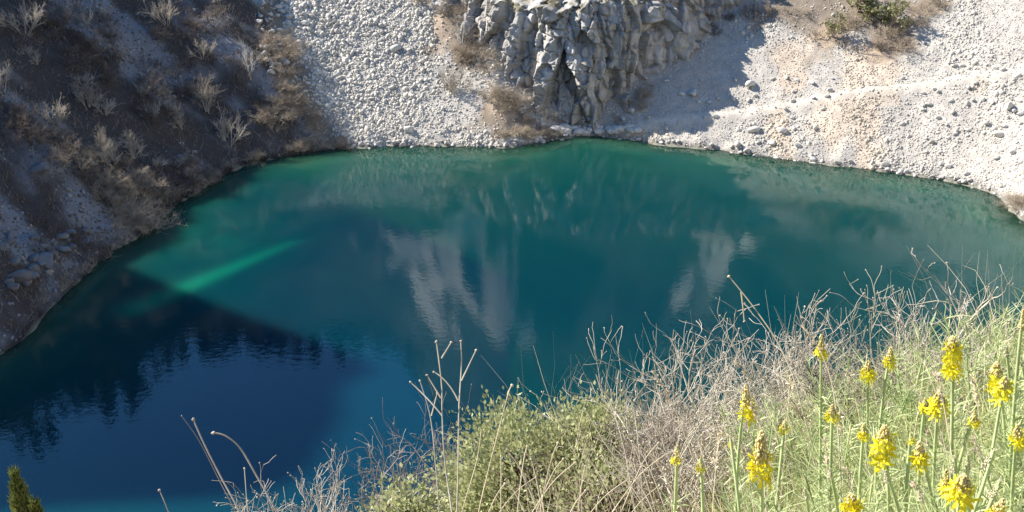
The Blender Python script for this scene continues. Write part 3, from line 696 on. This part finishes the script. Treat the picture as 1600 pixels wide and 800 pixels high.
strew('dark', 12, along([(1040, 70), (1110, 45), (1180, 10)], 14, 14), (1.4, 2.6), 'dark scrub in the shadow along the right foot of the cliff', G)
G = 'scrub on the upper right scree'
strew('tan', 26, along([(1200, 0), (1290, 40), (1380, 60), (1450, 0)], 30, 20), (1.2, 2.4), 'tan scrub on the brown patch of the upper right scree', G)
strew('dark', 6, along([(1280, 60), (1330, 85), (1400, 75)], 20, 10), (1.2, 2.2), 'dark scrub at the lower edge of the upper right brown patch', G)
strew('green', 3, along([(1290, 10), (1400, 30), (1440, 0)], 20, 15), (2.2, 3.6), 'small green tinged bush on the upper right scree', G)
strew('tan', 10, along([(1570, 318), (1600, 325)], 12, 6), (0.9, 1.8), 'tan brush at the right end of the shore', 'brush at the right shore')

# trees standing on the rim and the upper slopes; the lake mirrors them
def rim_tree():
    root = empty('evergreen_tree'); mb = MB()
    tr = strands(np.array([[0, 0, -0.5]]), np.array([[0, 0, 1.0]]), 9.0, 6, 0.03); V, F = tubes(tr, np.linspace(0.22, 0.05, 6)[None]); mb.add(V, F); mb.build('trunk', M['bark'], root)
    pos = []
    for k in range(26):
        zc = rng.uniform(2, 9); rr = (10-zc)*0.30*rng.uniform(0.4, 1.0); a = rng.uniform(0, 6.28); c = np.array([math.cos(a)*rr, math.sin(a)*rr, zc])
        pos.append(c+norm(rng.normal(size=(60, 3)))*rng.uniform(0.3, 1.0, (60, 1))*np.array([1, 1, 0.7]))
    pos = np.concatenate(pos); V, F = leaf_quads(pos, rng.uniform(0.35, 0.7, len(pos)), aspect=0.8); mk('crown', V, F, M['evergreen'], root)
    return root
rt = [rim_tree() for _ in range(3)]; used = [False]*3
cnt = 0
for k in range(900):
    th = random.uniform(-44, 12); th_r = R(th); 
    rad = np.arange(60, 420, 3.0); px_, py_ = math.sin(th_r)*rad, 95+math.cos(th_r)*rad
    hz = H(px_, py_, False)
    j = int(np.argmax(hz > np.interp(th, RIMT, RIM)*0.93)); 
    if j == 0: continue
    j = max(0, j+random.randint(-9, 4)); q = random.randrange(3)
    if used[q]: o = dup(rt[q])
    else: o = rt[q]; used[q] = True
    x, y = float(px_[j])+random.uniform(-3, 3), float(py_[j])+random.uniform(-3, 3)
    o.location = (x, y, ground(x, y)); o.rotation_euler = (0, 0, random.uniform(0, 6.28)); s = random.uniform(0.35, 0.95); o.scale = (s, s, s*random.uniform(0.9, 1.3))
    tag(o, 'dark evergreen tree on the high rim, seen mirrored in the lake', 'tree', 'trees along the rim'); cnt += 1
    if cnt >= 170: break

# ================================================================== NEAR PLANTS on the brow
def gz(x, y): return H(np.asarray(x, float), np.asarray(y, float))
def root_below(p):
    return np.array([p[0], p[1], ground(p[0], p[1])])
def arc(p0, p1, n=10, sag=0.0, side=(0, 0, 0), wob=0.0):
    t = np.linspace(0, 1, n)[:, None]; P = p0*(1-t)+p1*t; P = P+np.array(side)*(t*(1-t)*4)+np.array([0, 0, sag])*(t*(1-t)*4)
    if wob: P[1:-1] += rng.normal(size=(n-2, 3))*wob
    return P

# ---- yellow asphodels
def star_flower(mb, c, axis_, size):
    axis_ = norm(axis_); a = norm(np.cross(axis_, rng.normal(size=3))); b = np.cross(axis_, a); ph = rng.uniform(0, 6.28)
    for k in range(6):
        t = ph+k*math.pi/3; d = norm(math.cos(t)*a+math.sin(t)*b+axis_*rng.uniform(0.1, 0.7)); s = norm(np.cross(d, axis_)); L_ = size*rng.uniform(0.8, 1.15); w = L_*0.12
        up = norm(np.cross(s, d))
        P = [c, c+d*L_*0.35+s*w*0.8, c+d*L_*0.35-s*w*0.8, c+d*L_*0.75+s*w-up*L_*0.05, c+d*L_*0.75-s*w-up*L_*0.05, c+d*L_-up*L_*0.16]
        mb.add(P, [(0, 1, 2), (3, 5, 4)]); mb.add(P, [(1, 3, 4, 2)])
def asphodel(px, py, dist, ln, wd, bloom, label, pale=False, lean=(0, 0), leafy=1.0, group=None):
    bloom *= 0.9; wd *= 0.73
    "px,py = middle of the flower head; ln = head length, wd = head radius, bloom = share of the head in flower (0..1)"
    mid = P_at(px, py, dist); ax_ = norm(np.array([lean[0]+rng.normal()*0.04, lean[1]+rng.normal()*0.04, 1.0]))
    tip = mid+ax_*ln*0.5; bot = mid-ax_*ln*0.5
    base = root_below(bot)
    for _ in range(3): base = root_below(bot-ax_*max(bot[2]-base[2], 0))
    if bot[2]-base[2] < 0.15: base[2] = bot[2]-0.2
    root = empty('yellow_asphodel', tuple(base)); o_ = base
    stp = arc(base, tip-ax_*ln*0.1, 12, side=(rng.normal()*0.03, rng.normal()*0.03, 0))-o_
    V, F = tubes(stp[None], np.linspace(0.0055, 0.0035, 12)[None], 6); mk('stem', V, F, M['stem'], root, smooth=True)
    # linear leaves spiralling up the stem
    H_ = bot[2]-base[2]; n = int(110*leafy*max(H_, 0.3)); t = rng.uniform(0.05, 0.97, n); f = t*11*(1-0.12); i0 = np.minimum(f.astype(int), 10); fr = (f-i0)[:, None]
    pos = stp[i0]*(1-fr)+stp[i0+1]*fr; a = rng.uniform(0, 6.28, n); d = np.stack([np.cos(a), np.sin(a), rng.uniform(0.3, 1.1, n)], 1)
    ok = t < 0.93
    L_ = (0.15*(1-t)+0.045)*rng.uniform(0.7, 1.2, n); P = strands(pos[ok], d[ok], L_[ok], 5, 0.08, 0, 0.35); w = np.linspace(1, 0.15, 5)[None]*0.0038*np.ones((ok.sum(), 1)); V, F = blades(P, w); mk('leaves', V, F, M['leaf_blue'], root)
    # buds on the upper part
    head = root
    mb = MB(); nb = int(150*ln/0.1)+26; u = rng.uniform(bloom*0.85, 1.0, nb)
    for k in range(nb):
        t_ = u[k]; r_ = wd*0.62*math.sin(min(1, (1.04-t_)/(1-bloom*0.8))*math.pi*0.5+0.1)*rng.uniform(0.5, 1); an = rng.uniform(0, 6.28)
        c = bot+ax_*ln*t_+np.array([math.cos(an)*r_, math.sin(an)*r_, 0])-o_; rot = rand_rot(1)[0]
        s = wd*0.105*rng.uniform(0.7, 1.15)*(1.3-0.5*t_)
        mb.add(c+(ICO*np.array([1, 1, 2.1]))*s, ICOF)
    mb.build('flower_buds', M['bud_pale'] if pale else M['bud'], root, smooth=True)
    if bloom > 0.05:
        mb = MB(); nf = int(8+bloom*ln*240)
        for k in range(nf):
            t_ = rng.uniform(0, bloom); an = rng.uniform(0, 6.28); rd = wd*(0.35+0.35*rng.uniform())*(1.1-0.5*t_)
            dr = np.array([math.cos(an), math.sin(an), rng.uniform(-0.1, 0.5)])
            star_flower(mb, bot+ax_*ln*t_+dr*rd-o_, dr, wd*rng.uniform(0.7, 1.15))
        mb.build('petals', M['petal'], root)
    return tag(root, label, 'flower', group)
FL = [ # px, py, dist, length, radius, bloom, label
 (1189, 713, 2.25, 0.115, 0.033, 0.5, 'largest yellow asphodel, tall tan cone over a ragged yellow skirt', False),
 (1167, 630, 2.7, 0.095, 0.027, 0.55, 'yellow asphodel against the grey twigs, furthest left of the blooming ones', False),
 (1283, 540, 3.0, 0.066, 0.023, 0.35, 'tall leafy asphodel with a tan bud cone and small yellow fringe', False),
 (1300, 646, 2.8, 0.052, 0.022, 0.6, 'small yellow asphodel head touching the tall leafy stem on its right', False),
 (1356, 579, 3.0, 0.055, 0.026, 0.6, 'nodding brown centred yellow asphodel head left of a pointed one', False),
 (1391, 558, 3.0, 0.055, 0.022, 0.45, 'pointed yellow asphodel head with a cream tip right of the nodding one', False),
 (1488, 556, 2.7, 0.100, 0.031, 0.85, 'full yellow asphodel spike in bloom from base to tip, high against the brush', False),
 (1557, 588, 2.7, 0.072, 0.028, 0.75, 'upper head of the yellow pair near the right edge of the photo', False),
 (1568, 608, 2.55, 0.062, 0.026, 0.7, 'lower head of the yellow pair near the right edge of the photo', False),
 (1468, 634, 2.6, 0.068, 0.029, 0.75, 'wide open yellow asphodel head in the middle right of the meadow', False),
 (1446, 632, 2.7, 0.035, 0.016, 0.35, 'small half open asphodel head touching the wide open one', False),
 (1381, 694, 2.35, 0.088, 0.032, 0.75, 'bushy yellow asphodel with drooping petals between two bud heads', False),
 (1437, 710, 2.35, 0.066, 0.024, 0.5, 'yellow asphodel shaped like a torch right of the bushy one', False),
 (1502, 768, 2.1, 0.075, 0.033, 0.75, 'broad yellow asphodel at the bottom right with two buds over it', False),
 (1480, 752, 2.15, 0.050, 0.018, 0.4, 'brownish half open head left of the broad asphodel at the bottom right', False),
 (1331, 790, 2.1, 0.046, 0.027, 0.7, 'yellow asphodel head cut by the bottom edge of the photo', False),
 (1522, 653, 2.6, 0.036, 0.018, 0.2, 'brown closed asphodel head on a bare stem below the yellow pair', False),
 (1226, 666, 2.7, 0.034, 0.017, 0.3, 'small cream and yellow bud head between the two leftmost blooms', False),
 (1258, 771, 2.2, 0.026, 0.013, 0.0, 'round cream bud head near the bottom, left of the cut off bloom', True),
 (1350, 673, 2.5, 0.036, 0.017, 0.3, 'yellowish bud head left of the bushy asphodel', False),
 (1545, 718, 2.3, 0.050, 0.015, 0.0, 'slender pale bud head leaning right at the lower right', True),
 (1512, 722, 2.3, 0.044, 0.013, 0.0, 'right of two pale bud heads over the broad asphodel', True),
 (1491, 725, 2.3, 0.042, 0.013, 0.0, 'left of two pale bud heads over the broad asphodel', True),
 (1556, 763, 2.15, 0.040, 0.014, 0.0, 'pale leaning bud head at the bottom right corner area', True),
 (1058, 709, 2.5, 0.045, 0.016, 0.1, 'brown bud head furthest left among the grasses', False),
 (1385, 744, 2.3, 0.032, 0.013, 0.0, 'whitish bud head under the bushy asphodel', True),
 (1572, 549, 2.9, 0.030, 0.014, 0.0, 'cream bud head above the yellow pair', True),
 (1598, 500, 2.6, 0.050, 0.018, 0.0, 'tan bud head on a tall leafy stem at the right edge of the photo', False),
 (1297, 740, 2.3, 0.028, 0.013, 0.0, 'cream bud head by the lower part of the tall leafy stem', True),
 (1095, 725, 2.5, 0.036, 0.015, 0.25, 'dull yellow bud head in the grass right of the brown one', False),
 (1424, 683, 2.5, 0.026, 0.011, 0.1, 'tiny brown bud head above the torch shaped asphodel', False),
 (1590, 680, 2.4, 0.050, 0.022, 0.6, 'ragged yellow head at the right edge, low in the meadow', False),
 (1595, 565, 2.8, 0.030, 0.013, 0.0, 'pale bud head at the right edge beside the yellow pair', True),
 (1560, 795, 2.0, 0.040, 0.020, 0.5, 'yellow head at the very bottom right under the pale leaning bud', False),
 (1142, 690, 2.6, 0.024, 0.011, 0.1, 'small brown bud head left of the largest asphodel', False),
]
for px, py, ds, ln, wd, bl, lab, pale in FL:
    asphodel(px, py, ds, ln, wd, bl, lab, pale, lean=(0.25 if 'leaning' in lab else -0.15*(px-800)/700, 0), leafy=3.0 if 'leafy' in lab else 1.3)

# ---- grasses: feathery grey-green leaves and straw, uncountable
def meadow(name, n, region, hgt, wid, m, label, lean=0.5, segs=6, wob=0.16, droop=0.28):
    pts = []
    x0, x1, y0, y1, f = region
    x = rng.uniform(x0, x1, n*3); y = rng.uniform(y0, y1, n*3); ok = f(x, y); x, y = x[ok][:n], y[ok][:n]; z = gz(x, y)
    N = len(x); a = rng.uniform(0, 6.28, N); l = rng.uniform(0, lean, N)
    d = np.stack([np.cos(a)*l, np.sin(a)*l, np.ones(N)], 1)
    h = rng.uniform(*hgt, N)
    P = strands(np.stack([x, y, z-0.02], 1), d, h, segs, wob, 0, droop)
    V, F = blades(P, wid*np.linspace(1, 0.15, segs)[None]*rng.uniform(0.6, 1.3, (N, 1)))
    return tag(mk(name, V, F, m), label, 'grass', kind='stuff')
dens = lambda e: (lambda x, y: fbm(x/0.35, y/0.35, 0, 3, 170) > e+rng.uniform(-0.5, 0.5, len(x)))
# right-hand asphodel meadow; the leaf zone starts about x > 0.45 y
right_zone = lambda e, k=0.20, o=0.0: (lambda x, y: (x > k*y+o+0.25*fbm(x/0.5, y/0.5, 0, 2, 171)) & (fbm(x/0.35, y/0.35, 0, 3, 172) > e+rng.uniform(-0.6, 0.6, len(x))))
meadow('grass', 42000, (0.0, 2.6, 1.1, 3.7, right_zone(-0.4)), (0.18, 0.62), 0.0042, M['grass'], 'grey green feathery grass filling the slope between the asphodels', 0.7)
meadow('grass', 26000, (0.1, 2.6, 1.1, 3.6, right_zone(-0.3)), (0.10, 0.40), 0.0040, M['leaf_blue'], 'bluish green needle leaves low between the asphodel stems', 1.3, wob=0.2)
meadow('dry_grass', 4500, (-0.7, 2.8, 1.2, 4.4, lambda x, y: (x > 0.02*y+0.1*fbm(x, y, 0, 2, 5)) & (fbm(x/0.3, y/0.3, 0, 3, 174) > rng.uniform(-0.7, 0.5, len(x)))), (0.25, 0.85), 0.0034, M['straw'], 'dry straw coloured grass over the front of the slope', 0.8, wob=0.2)
# loose leafy sprays: whorled leaves on short hidden stems
def sprays(n, region, label):
    x0, x1, y0, y1, f = region; x = rng.uniform(x0, x1, n*3); y = rng.uniform(y0, y1, n*3); ok = f(x, y); x, y = x[ok][:n], y[ok][:n]; N = len(x)
    a = rng.uniform(0, 6.28, N); l = rng.uniform(0, 0.5, N); S = strands(np.stack([x, y, gz(x, y)], 1), np.stack([np.cos(a)*l, np.sin(a)*l, np.ones(N)], 1), rng.uniform(0.3, 0.62, N), 8, 0.06)
    mb = MB(); V, F = tubes(S, np.full((N, 8), 0.0028), 4); mb.add(V, F)
    k = 46; par = np.repeat(np.arange(N), k); t = np.tile(np.linspace(0.25, 1, k), N)*6.999; i0 = t.astype(int); fr = (t-i0)[:, None]
    pos = S[par, i0]*(1-fr)+S[par, i0+1]*fr; an = rng.uniform(0, 6.28, N*k); d = np.stack([np.cos(an), np.sin(an), rng.uniform(0.5, 1.4, N*k)], 1)
    P = strands(pos, d, rng.uniform(0.05, 0.11, N*k), 4, 0.06, 0, 0.3); V, F = blades(P, 0.0042*np.linspace(1, 0.2, 4)[None]*np.ones((N*k, 1))); mb.add(V, F)
    return tag(mb.build('leafy_stalks', M['leaf_blue']), label, 'foliage', kind='stuff')
sprays(1500, (0.2, 2.6, 1.3, 3.6, right_zone(-0.2, 0.23)), 'non flowering asphodel shoots with whorls of needle leaves packed on the slope')

# ---- bare shrubs close by
def near_shrub(px, py, dist, hgt, label, m='fg_twig', n0=9, spread=0.8, kids_=(5, 4, 3), r0=0.006, levels=4, up=0.12, wob=0.16, wide=1.0, name='bare_shrub', ratio=0.52, base=None, group=None):
    "px,py = where the top of the shrub shows"
    top = P_at(px, py, dist); b = np.array([top[0], top[1], top[2]-hgt*0.98])
    parts = grow(levels, n0, 1.0, r0/hgt, spread, up, kids_, ratio, wob, 0.6, 0.06)
    zmax = max(P[..., 2].max() for P, r in parts)
    sc = hgt/zmax; al = parts[-1][0].reshape(-1, 3); tp = al[al[:, 2] > zmax*0.7].mean(0)*sc*wide; b[0] -= tp[0]; b[1] -= tp[1]
    root = empty(name, tuple(b))
    P, r = parts[0]; V, F = tubes(P*np.array([wide, wide, 1])*sc, r*hgt, 5); mk('stems', V, F, M[m], root)
    mb = MB()
    for P, r in parts[1:]:
        V, F = tubes(P*np.array([wide, wide, 1])*sc, np.maximum(r*hgt, 0.0010), 3); mb.add(V, F)
    tips = parts[-1][0][:, -1]*np.array([wide, wide, 1])*sc; k = rng.uniform(size=len(tips)) < 0.35; V, F = stones(tips[k], rng.uniform(0.004, 0.009, k.sum())); mb.add(V, F); mb.build('twigs', M[m], root)
    g = ground(b[0], b[1])
    if g < b[2]-0.01:                                             # stems reach down to the ground
        root_n = 5; mb = MB(); q = np.array([[rng.normal()*0.04, rng.normal()*0.04, -0.0] for _ in range(root_n)])
        e = q*2.0; e[:, 2] = g-b[2]-0.03; V, F = tubes(np.stack([arc(q[i], e[i], 6, side=(rng.normal()*0.04, rng.normal()*0.04, 0)) for i in range(root_n)]), np.full((root_n, 6), r0), 5); mk('stems', V, F, M[m], root)
    return tag(root, label, 'shrub', group)
NS = [
 (1062, 520, 4.3, 0.85, 'bare grey shrub with curled twigs, furthest left of the large twiggy ones', 'fg_twig', 9, 0.9),
 (1140, 505, 4.2, 1.0, 'bare shrub right of the curled twig one, its crown full of seed heads', 'fg_twig', 10, 0.8),
 (1205, 468, 4.2, 1.1, 'tallest twiggy shrub of the left half of the thicket', 'fg_twig', 11, 0.7),
 (1250, 475, 4.4, 1.0, 'lacy bare shrub beside the tallest one in the thicket', 'fg_twig', 10, 0.8),
 (1300, 490, 4.4, 0.9, 'low bare shrub in the dip of the thicket with hooked twigs', 'fg_twig', 10, 0.9),
 (1380, 480, 4.5, 0.9, 'dense greyish bush of twigs left of the forked dead one', 'fg_twig', 12, 1.0),
 (1440, 470, 4.3, 0.9, 'twiggy bush in front of the forked dead one', 'fg_twig', 11, 1.0),
 (1590, 415, 4.3, 1.1, 'bare shrub cut by the right edge of the photo', 'fg_twig', 9, 0.9),
 (1020, 600, 4.0, 0.6, 'low clump of upright thin stems at the left end of the thicket', 'fg_twig_dark', 22, 0.35),
 (1120, 590, 3.8, 0.6, 'tangled bare bush in front of the curled twig shrub', 'fg_twig', 8, 0.9),
 (1230, 560, 3.8, 0.55, 'tangled bare bush behind the tall leafy asphodel', 'fg_twig', 8, 0.9),
 (1340, 530, 4.0, 0.5, 'matted brown bush behind the nodding asphodel', 'fg_twig_dark', 8, 1.0),
 (1450, 530, 4.0, 0.5, 'matted brown bush behind the full yellow spike', 'fg_twig_dark', 8, 1.0),
 (1550, 500, 4.0, 0.55, 'matted brown bush near the right edge of the photo', 'fg_twig', 8, 1.0),
 (1070, 625, 3.6, 0.5, 'pale tangle of twigs at the left margin of the flower meadow', 'fg_twig', 8, 0.8),
 (520, 705, 5.2, 1.0, 'bare branching shrub at the bottom left rising over the blue water', 'fg_twig', 11, 0.62),
 (445, 735, 5.2, 0.8, 'lower shrub of the pair over the blue water', 'fg_twig', 8, 0.8),
 (555, 740, 5.0, 1.0, 'right side shrub at the bottom next to the small olive bush', 'fg_twig_dark', 8, 0.7),
 (645, 665, 5.6, 1.1, 'dark bare shrub left of the large olive green bush', 'fg_twig_dark', 7, 0.7),
 (712, 635, 5.4, 1.2, 'dark thin shrub rising through the left side of the olive green bush', 'fg_twig_dark', 8, 0.4),
 (868, 622, 5.4, 0.9, 'thin reddish twigs sticking out of the top of the olive green bush', 'fg_twig_dark', 4, 0.3),
]
for px, py, ds, h, lab, m, n0, sp in NS: near_shrub(px, py, ds, h, lab, m, n0, sp, kids_=(6, 5, 3) if n0 > 9 else (5, 4, 3))
near_shrub(1545, 408, 4.4, 0.95, 'forked dead shrub with thick pale limbs standing highest at the right', 'fg_twig', 3, 0.75, (5, 4, 3), 0.013, 4, 0.15, 0.2, name='dead_shrub')
# ---- leafy evergreen bushes
def leafy_bush(px, py, dist, rx, rz, n, label, m='bush_leaf', leaf=0.026):
    c = P_at(px, py, dist); b = root_below(c); root = empty('leafy_bush', tuple(b)); cc = c-b
    parts = []
    nb = 60; d = norm(rng.normal(size=(nb, 3))*np.array([1, 1, 0.7])+np.array([0, 0, 0.4])); tips = cc+d*np.array([rx, rx*0.8, rz])*rng.uniform(0.6, 1.0, (nb, 1))
    P = np.stack([arc(np.array([rng.normal()*0.05, rng.normal()*0.05, 0.0]), t, 7, 0.06, wob=0.02) for t in tips]); V, F = tubes(P, np.linspace(0.009, 0.003, 7)[None]*np.ones((nb, 1)), 4); mk('branches', V, F, M['bark'], root)
    # leaf sprays clustered round clump centres, uneven outline
    nc = 150; cd = norm(rng.normal(size=(nc, 3))); cr = rng.uniform(0.45, 1.0, (nc, 1))**0.6*(1+0.22*fbm(cd[:, 0]*2.2, cd[:, 1]*2.2, cd[:, 2]*2.2, 2, 190))[:, None]
    cen = cc+cd*cr*np.array([rx, rx*0.8, rz]); idx = rng.integers(0, nc, n)
    off = rng.normal(size=(n, 3))*0.055*np.array([1, 1, 0.8]); pos = cen[idx]+off; out = norm(pos-cc)
    V, F = leaf_quads(pos, rng.uniform(0.6, 1.2, n)*leaf, out*0.8+np.array([0, 0, 0.5]), 0.55); mk('foliage', V, F, M[m], root)
    return tag(root, label, 'bush')
leafy_bush(845, 765, 4.9, 0.40, 0.33, 14000, 'large olive green leafy bush in the middle of the foreground')
leafy_bush(775, 800, 5.3, 0.10, 0.24, 6000, 'olive green bush merging with the left side of the large one')
leafy_bush(925, 705, 4.8, 0.19, 0.19, 5500, 'rounded olive green bush at the right shoulder of the large one')
leafy_bush(640, 820, 5.0, 0.16, 0.15, 2600, 'small yellowish green bush at the bottom, left of the large ones')
leafy_bush(960, 800, 4.4, 0.28, 0.22, 3500, 'dull green bush under the dry grass right of the large one', leaf=0.024)
# ---- juniper tips, bottom left
def juniper(px, py, dist, h, label):
    top = P_at(px, py, dist); b = root_below(top); root = empty('juniper', tuple(b)); t0 = top-b
    st = arc(np.array([0.02, 0, 0]), t0, 8); V, F = tubes(st[None], np.linspace(0.012, 0.002, 8)[None], 5); mk('trunk', V, F, M['bark'], root)
    n = 1900; u = rng.uniform(0, 1, n)**0.8; r = (0.005+0.046*u**0.8)*np.sqrt(rng.uniform(0.05, 1, n))*(1+0.35*vnoise(u*9, u*0, u*0, 4)); a = rng.uniform(0, 6.28, n)
    pos = t0+np.stack([np.cos(a)*r, np.sin(a)*r, -u*h+0.02], 1); d = np.stack([np.cos(a)*0.5, np.sin(a)*0.5, np.ones(n)], 1)
    P = strands(pos, d, rng.uniform(0.018, 0.035, n), 3, 0.15); V, F = blades(P, 0.0055*np.array([[1, 0.9, 0.2]])*np.ones((n, 1))); mk('foliage', V, F, M['juniper'], root)
    return tag(root, label, 'juniper')
juniper(24, 745, 4.2, 0.4, 'pointed juniper tip at the bottom left corner of the photo')
juniper(55, 792, 4.2, 0.35, 'lower juniper tip right of the pointed one at the bottom left')

# ---- single dry stalks
def stalk(pts, dist, r, label, m='straw', branches=(), name='dry_stalk', head=False, group=None):
    "pts: photo points from the tip down; dist: distance from the camera"
    W = [P_at(a, b, dist) for a, b in pts]; last = W[-1]; g = root_below(last+np.array([0.0, -0.05, 0])); 
    dn = norm(W[-1]-W[-2]); dn = norm(dn+np.array([0, 0, -0.5]))
    for k_ in range(14):
        if W[-1][2] <= ground(W[-1][0], W[-1][1]): break
        W.append(W[-1]+dn*0.12)
    o_ = np.array(W[-1]); W = np.array(W)-o_
    t = np.linspace(0, len(W)-1, len(W)*5); i0 = np.minimum(t.astype(int), len(W)-2); f = t-i0; Q = []
    for i, ff in zip(i0, f):
        p0, p1, p2, p3 = W[max(i-1, 0)], W[i], W[i+1], W[min(i+2, len(W)-1)]
        Q.append(0.5*((2*p1)+(-p0+p2)*ff+(2*p0-5*p1+4*p2-p3)*ff**2+(-p0+3*p1-3*p2+p3)*ff**3))
    Q = np.array(Q); mb = MB(); V, F = tubes(Q[None], np.linspace(r*0.55, r, len(Q))[None], 5); mb.add(V, F)
    root = empty(name, tuple(o_)); mb.build('stem', M[m], root, smooth=True)
    for br in branches:
        B = np.array([P_at(a, b, dist-0.01*k) for k, (a, b) in enumerate(br)])-o_
        tt = np.linspace(0, 1, 8)[:, None]; BB = B[0]*(1-tt)+B[-1]*tt
        if len(B) == 3: BB = B[0]*(1-tt)**2+2*B[1]*tt*(1-tt)+B[2]*tt**2
        V, F = tubes(BB[None], np.linspace(r*0.5, r*0.8, 8)[None], 5); mk('side_branch', V, F, M[m], root, smooth=True)
        V, F = stones(BB[:1], np.array([r*3.2])); mk('seed_head', V, F, M[m], root)
    if head:
        n = 60; u = rng.uniform(0, 1, n); k = (u*4.99).astype(int); fr = (u*4.99-k)[:, None]; pos = Q[k]*(1-fr)+Q[k+1]*fr
        V, F = leaf_quads(pos, rng.uniform(0.006, 0.014, n), np.broadcast_to(norm(Q[0]-Q[4]), (n, 3)), 0.4); mk('seed_head', V, F, M['straw'], root)
    else:
        V, F = stones(Q[:1], np.array([r*3.5])); mk('seed_head', V, F, M[m], root)
    return tag(root, label, 'stalk', group)
D = 3.0
stalk([(682, 534), (690, 600), (691, 650), (695, 720), (706, 800)], D, 0.0030, 'tall forked dry stalk, left of the two over the middle of the lake', 'fg_twig',
      [[(705, 535), (690, 560)], [(641, 597), (672, 625), (691, 650)], [(667, 586), (689, 622)]])
stalk([(720, 533), (721, 570), (717, 640), (716, 720), (714, 800)], D, 0.0028, 'tall dry stalk with one side fork, right of the two over the lake', 'fg_twig',
      [[(744, 547), (721, 595)], [(678, 581), (702, 595), (716, 626)]])
stalk([(656, 595), (672, 650), (680, 720), (686, 800)], D+0.1, 0.0024, 'shorter dry stalk leaning left beside the tall forked one', 'fg_twig', [[(683, 615), (674, 650)]])
stalk([(302, 655), (306, 665), (322, 700), (345, 745), (374, 800)], 2.6, 0.0028, 'straight dry stem with a hooked tip crossing the blue reflection', 'fg_twig')
stalk([(284, 650), (312, 690), (345, 755), (368, 800)], 2.7, 0.0016, 'thin dim stem behind the one with the hooked tip', 'fg_twig_dark')
stalk([(333, 676), (352, 681), (375, 700), (400, 742), (432, 800)], 2.6, 0.0030, 'arching dry stem bending over to the left', 'fg_twig')
stalk([(249, 766), (263, 800)], 2.6, 0.0022, 'short dry stem tip at the bottom left of the arching one', 'fg_twig')
stalk([(382, 732), (387, 800)], 2.9, 0.0020, 'short upright dry stem beside the arching one', 'fg_twig')
stalk([(1139, 432), (1158, 455), (1185, 490), (1215, 535), (1240, 590)], 3.6, 0.0034, 'long straight pale stalk leaning left out of the thicket', 'straw', [[(1163, 502), (1160, 470), (1158, 456)]])
stalk([(800, 602), (795, 612), (785, 650), (762, 740), (748, 800)], 3.4, 0.0026, 'straw stalk leaning right over the olive green bush', 'straw')
stalk([(915, 640), (950, 700), (1000, 760), (1020, 800)], 3.0, 0.0026, 'pale stalk slanting down right across the dry grass', 'straw')
stalk([(752, 672), (745, 720), (722, 800)], 3.2, 0.0022, 'straw stalk leaning right at the left side of the olive bush', 'straw')
stalk([(1255, 510), (1280, 545), (1300, 600), (1310, 680)], 2.9, 0.0022, 'bent pale straw with a curved tip beside the tall leafy asphodel', 'straw', head=True)
stalk([(935, 608), (950, 620), (958, 640), (975, 700)], 3.3, 0.0022, 'grey stem hooked at its tip above the right end of the olive bush', 'fg_twig')
stalk([(968, 610), (985, 625), (992, 650), (1000, 720)], 3.3, 0.0020, 'second hooked stem just right of the first above the olive bush', 'fg_twig')
for k in range(34):
    a = random.uniform(1010, 1560); b = random.uniform(560, 760); L_ = random.uniform(90, 200); dx = random.uniform(-0.2, 1.2)
    stalk([(a, b), (a+dx*L_*0.25, b+L_*0.3), (a+dx*L_*0.6, b+L_)], random.uniform(2.3, 3.3), 0.0016, 'thin arching straw stem with a feathery tip among the asphodels', 'straw', head=True, group='feathery straws in the meadow')
for k in range(26):
    a = random.uniform(780, 1060); b = random.uniform(670, 780); L_ = random.uniform(60, 140); dx = random.uniform(-1.3, 1.3)
    stalk([(a, b), (a+dx*L_*0.3, b+L_*0.3), (a+dx*L_*0.7, b+L_)], random.uniform(2.6, 3.4), 0.0022, 'dry straw stem crossing in the bleached grass below the olive bushes', 'straw', group='crossing straws at the bottom')
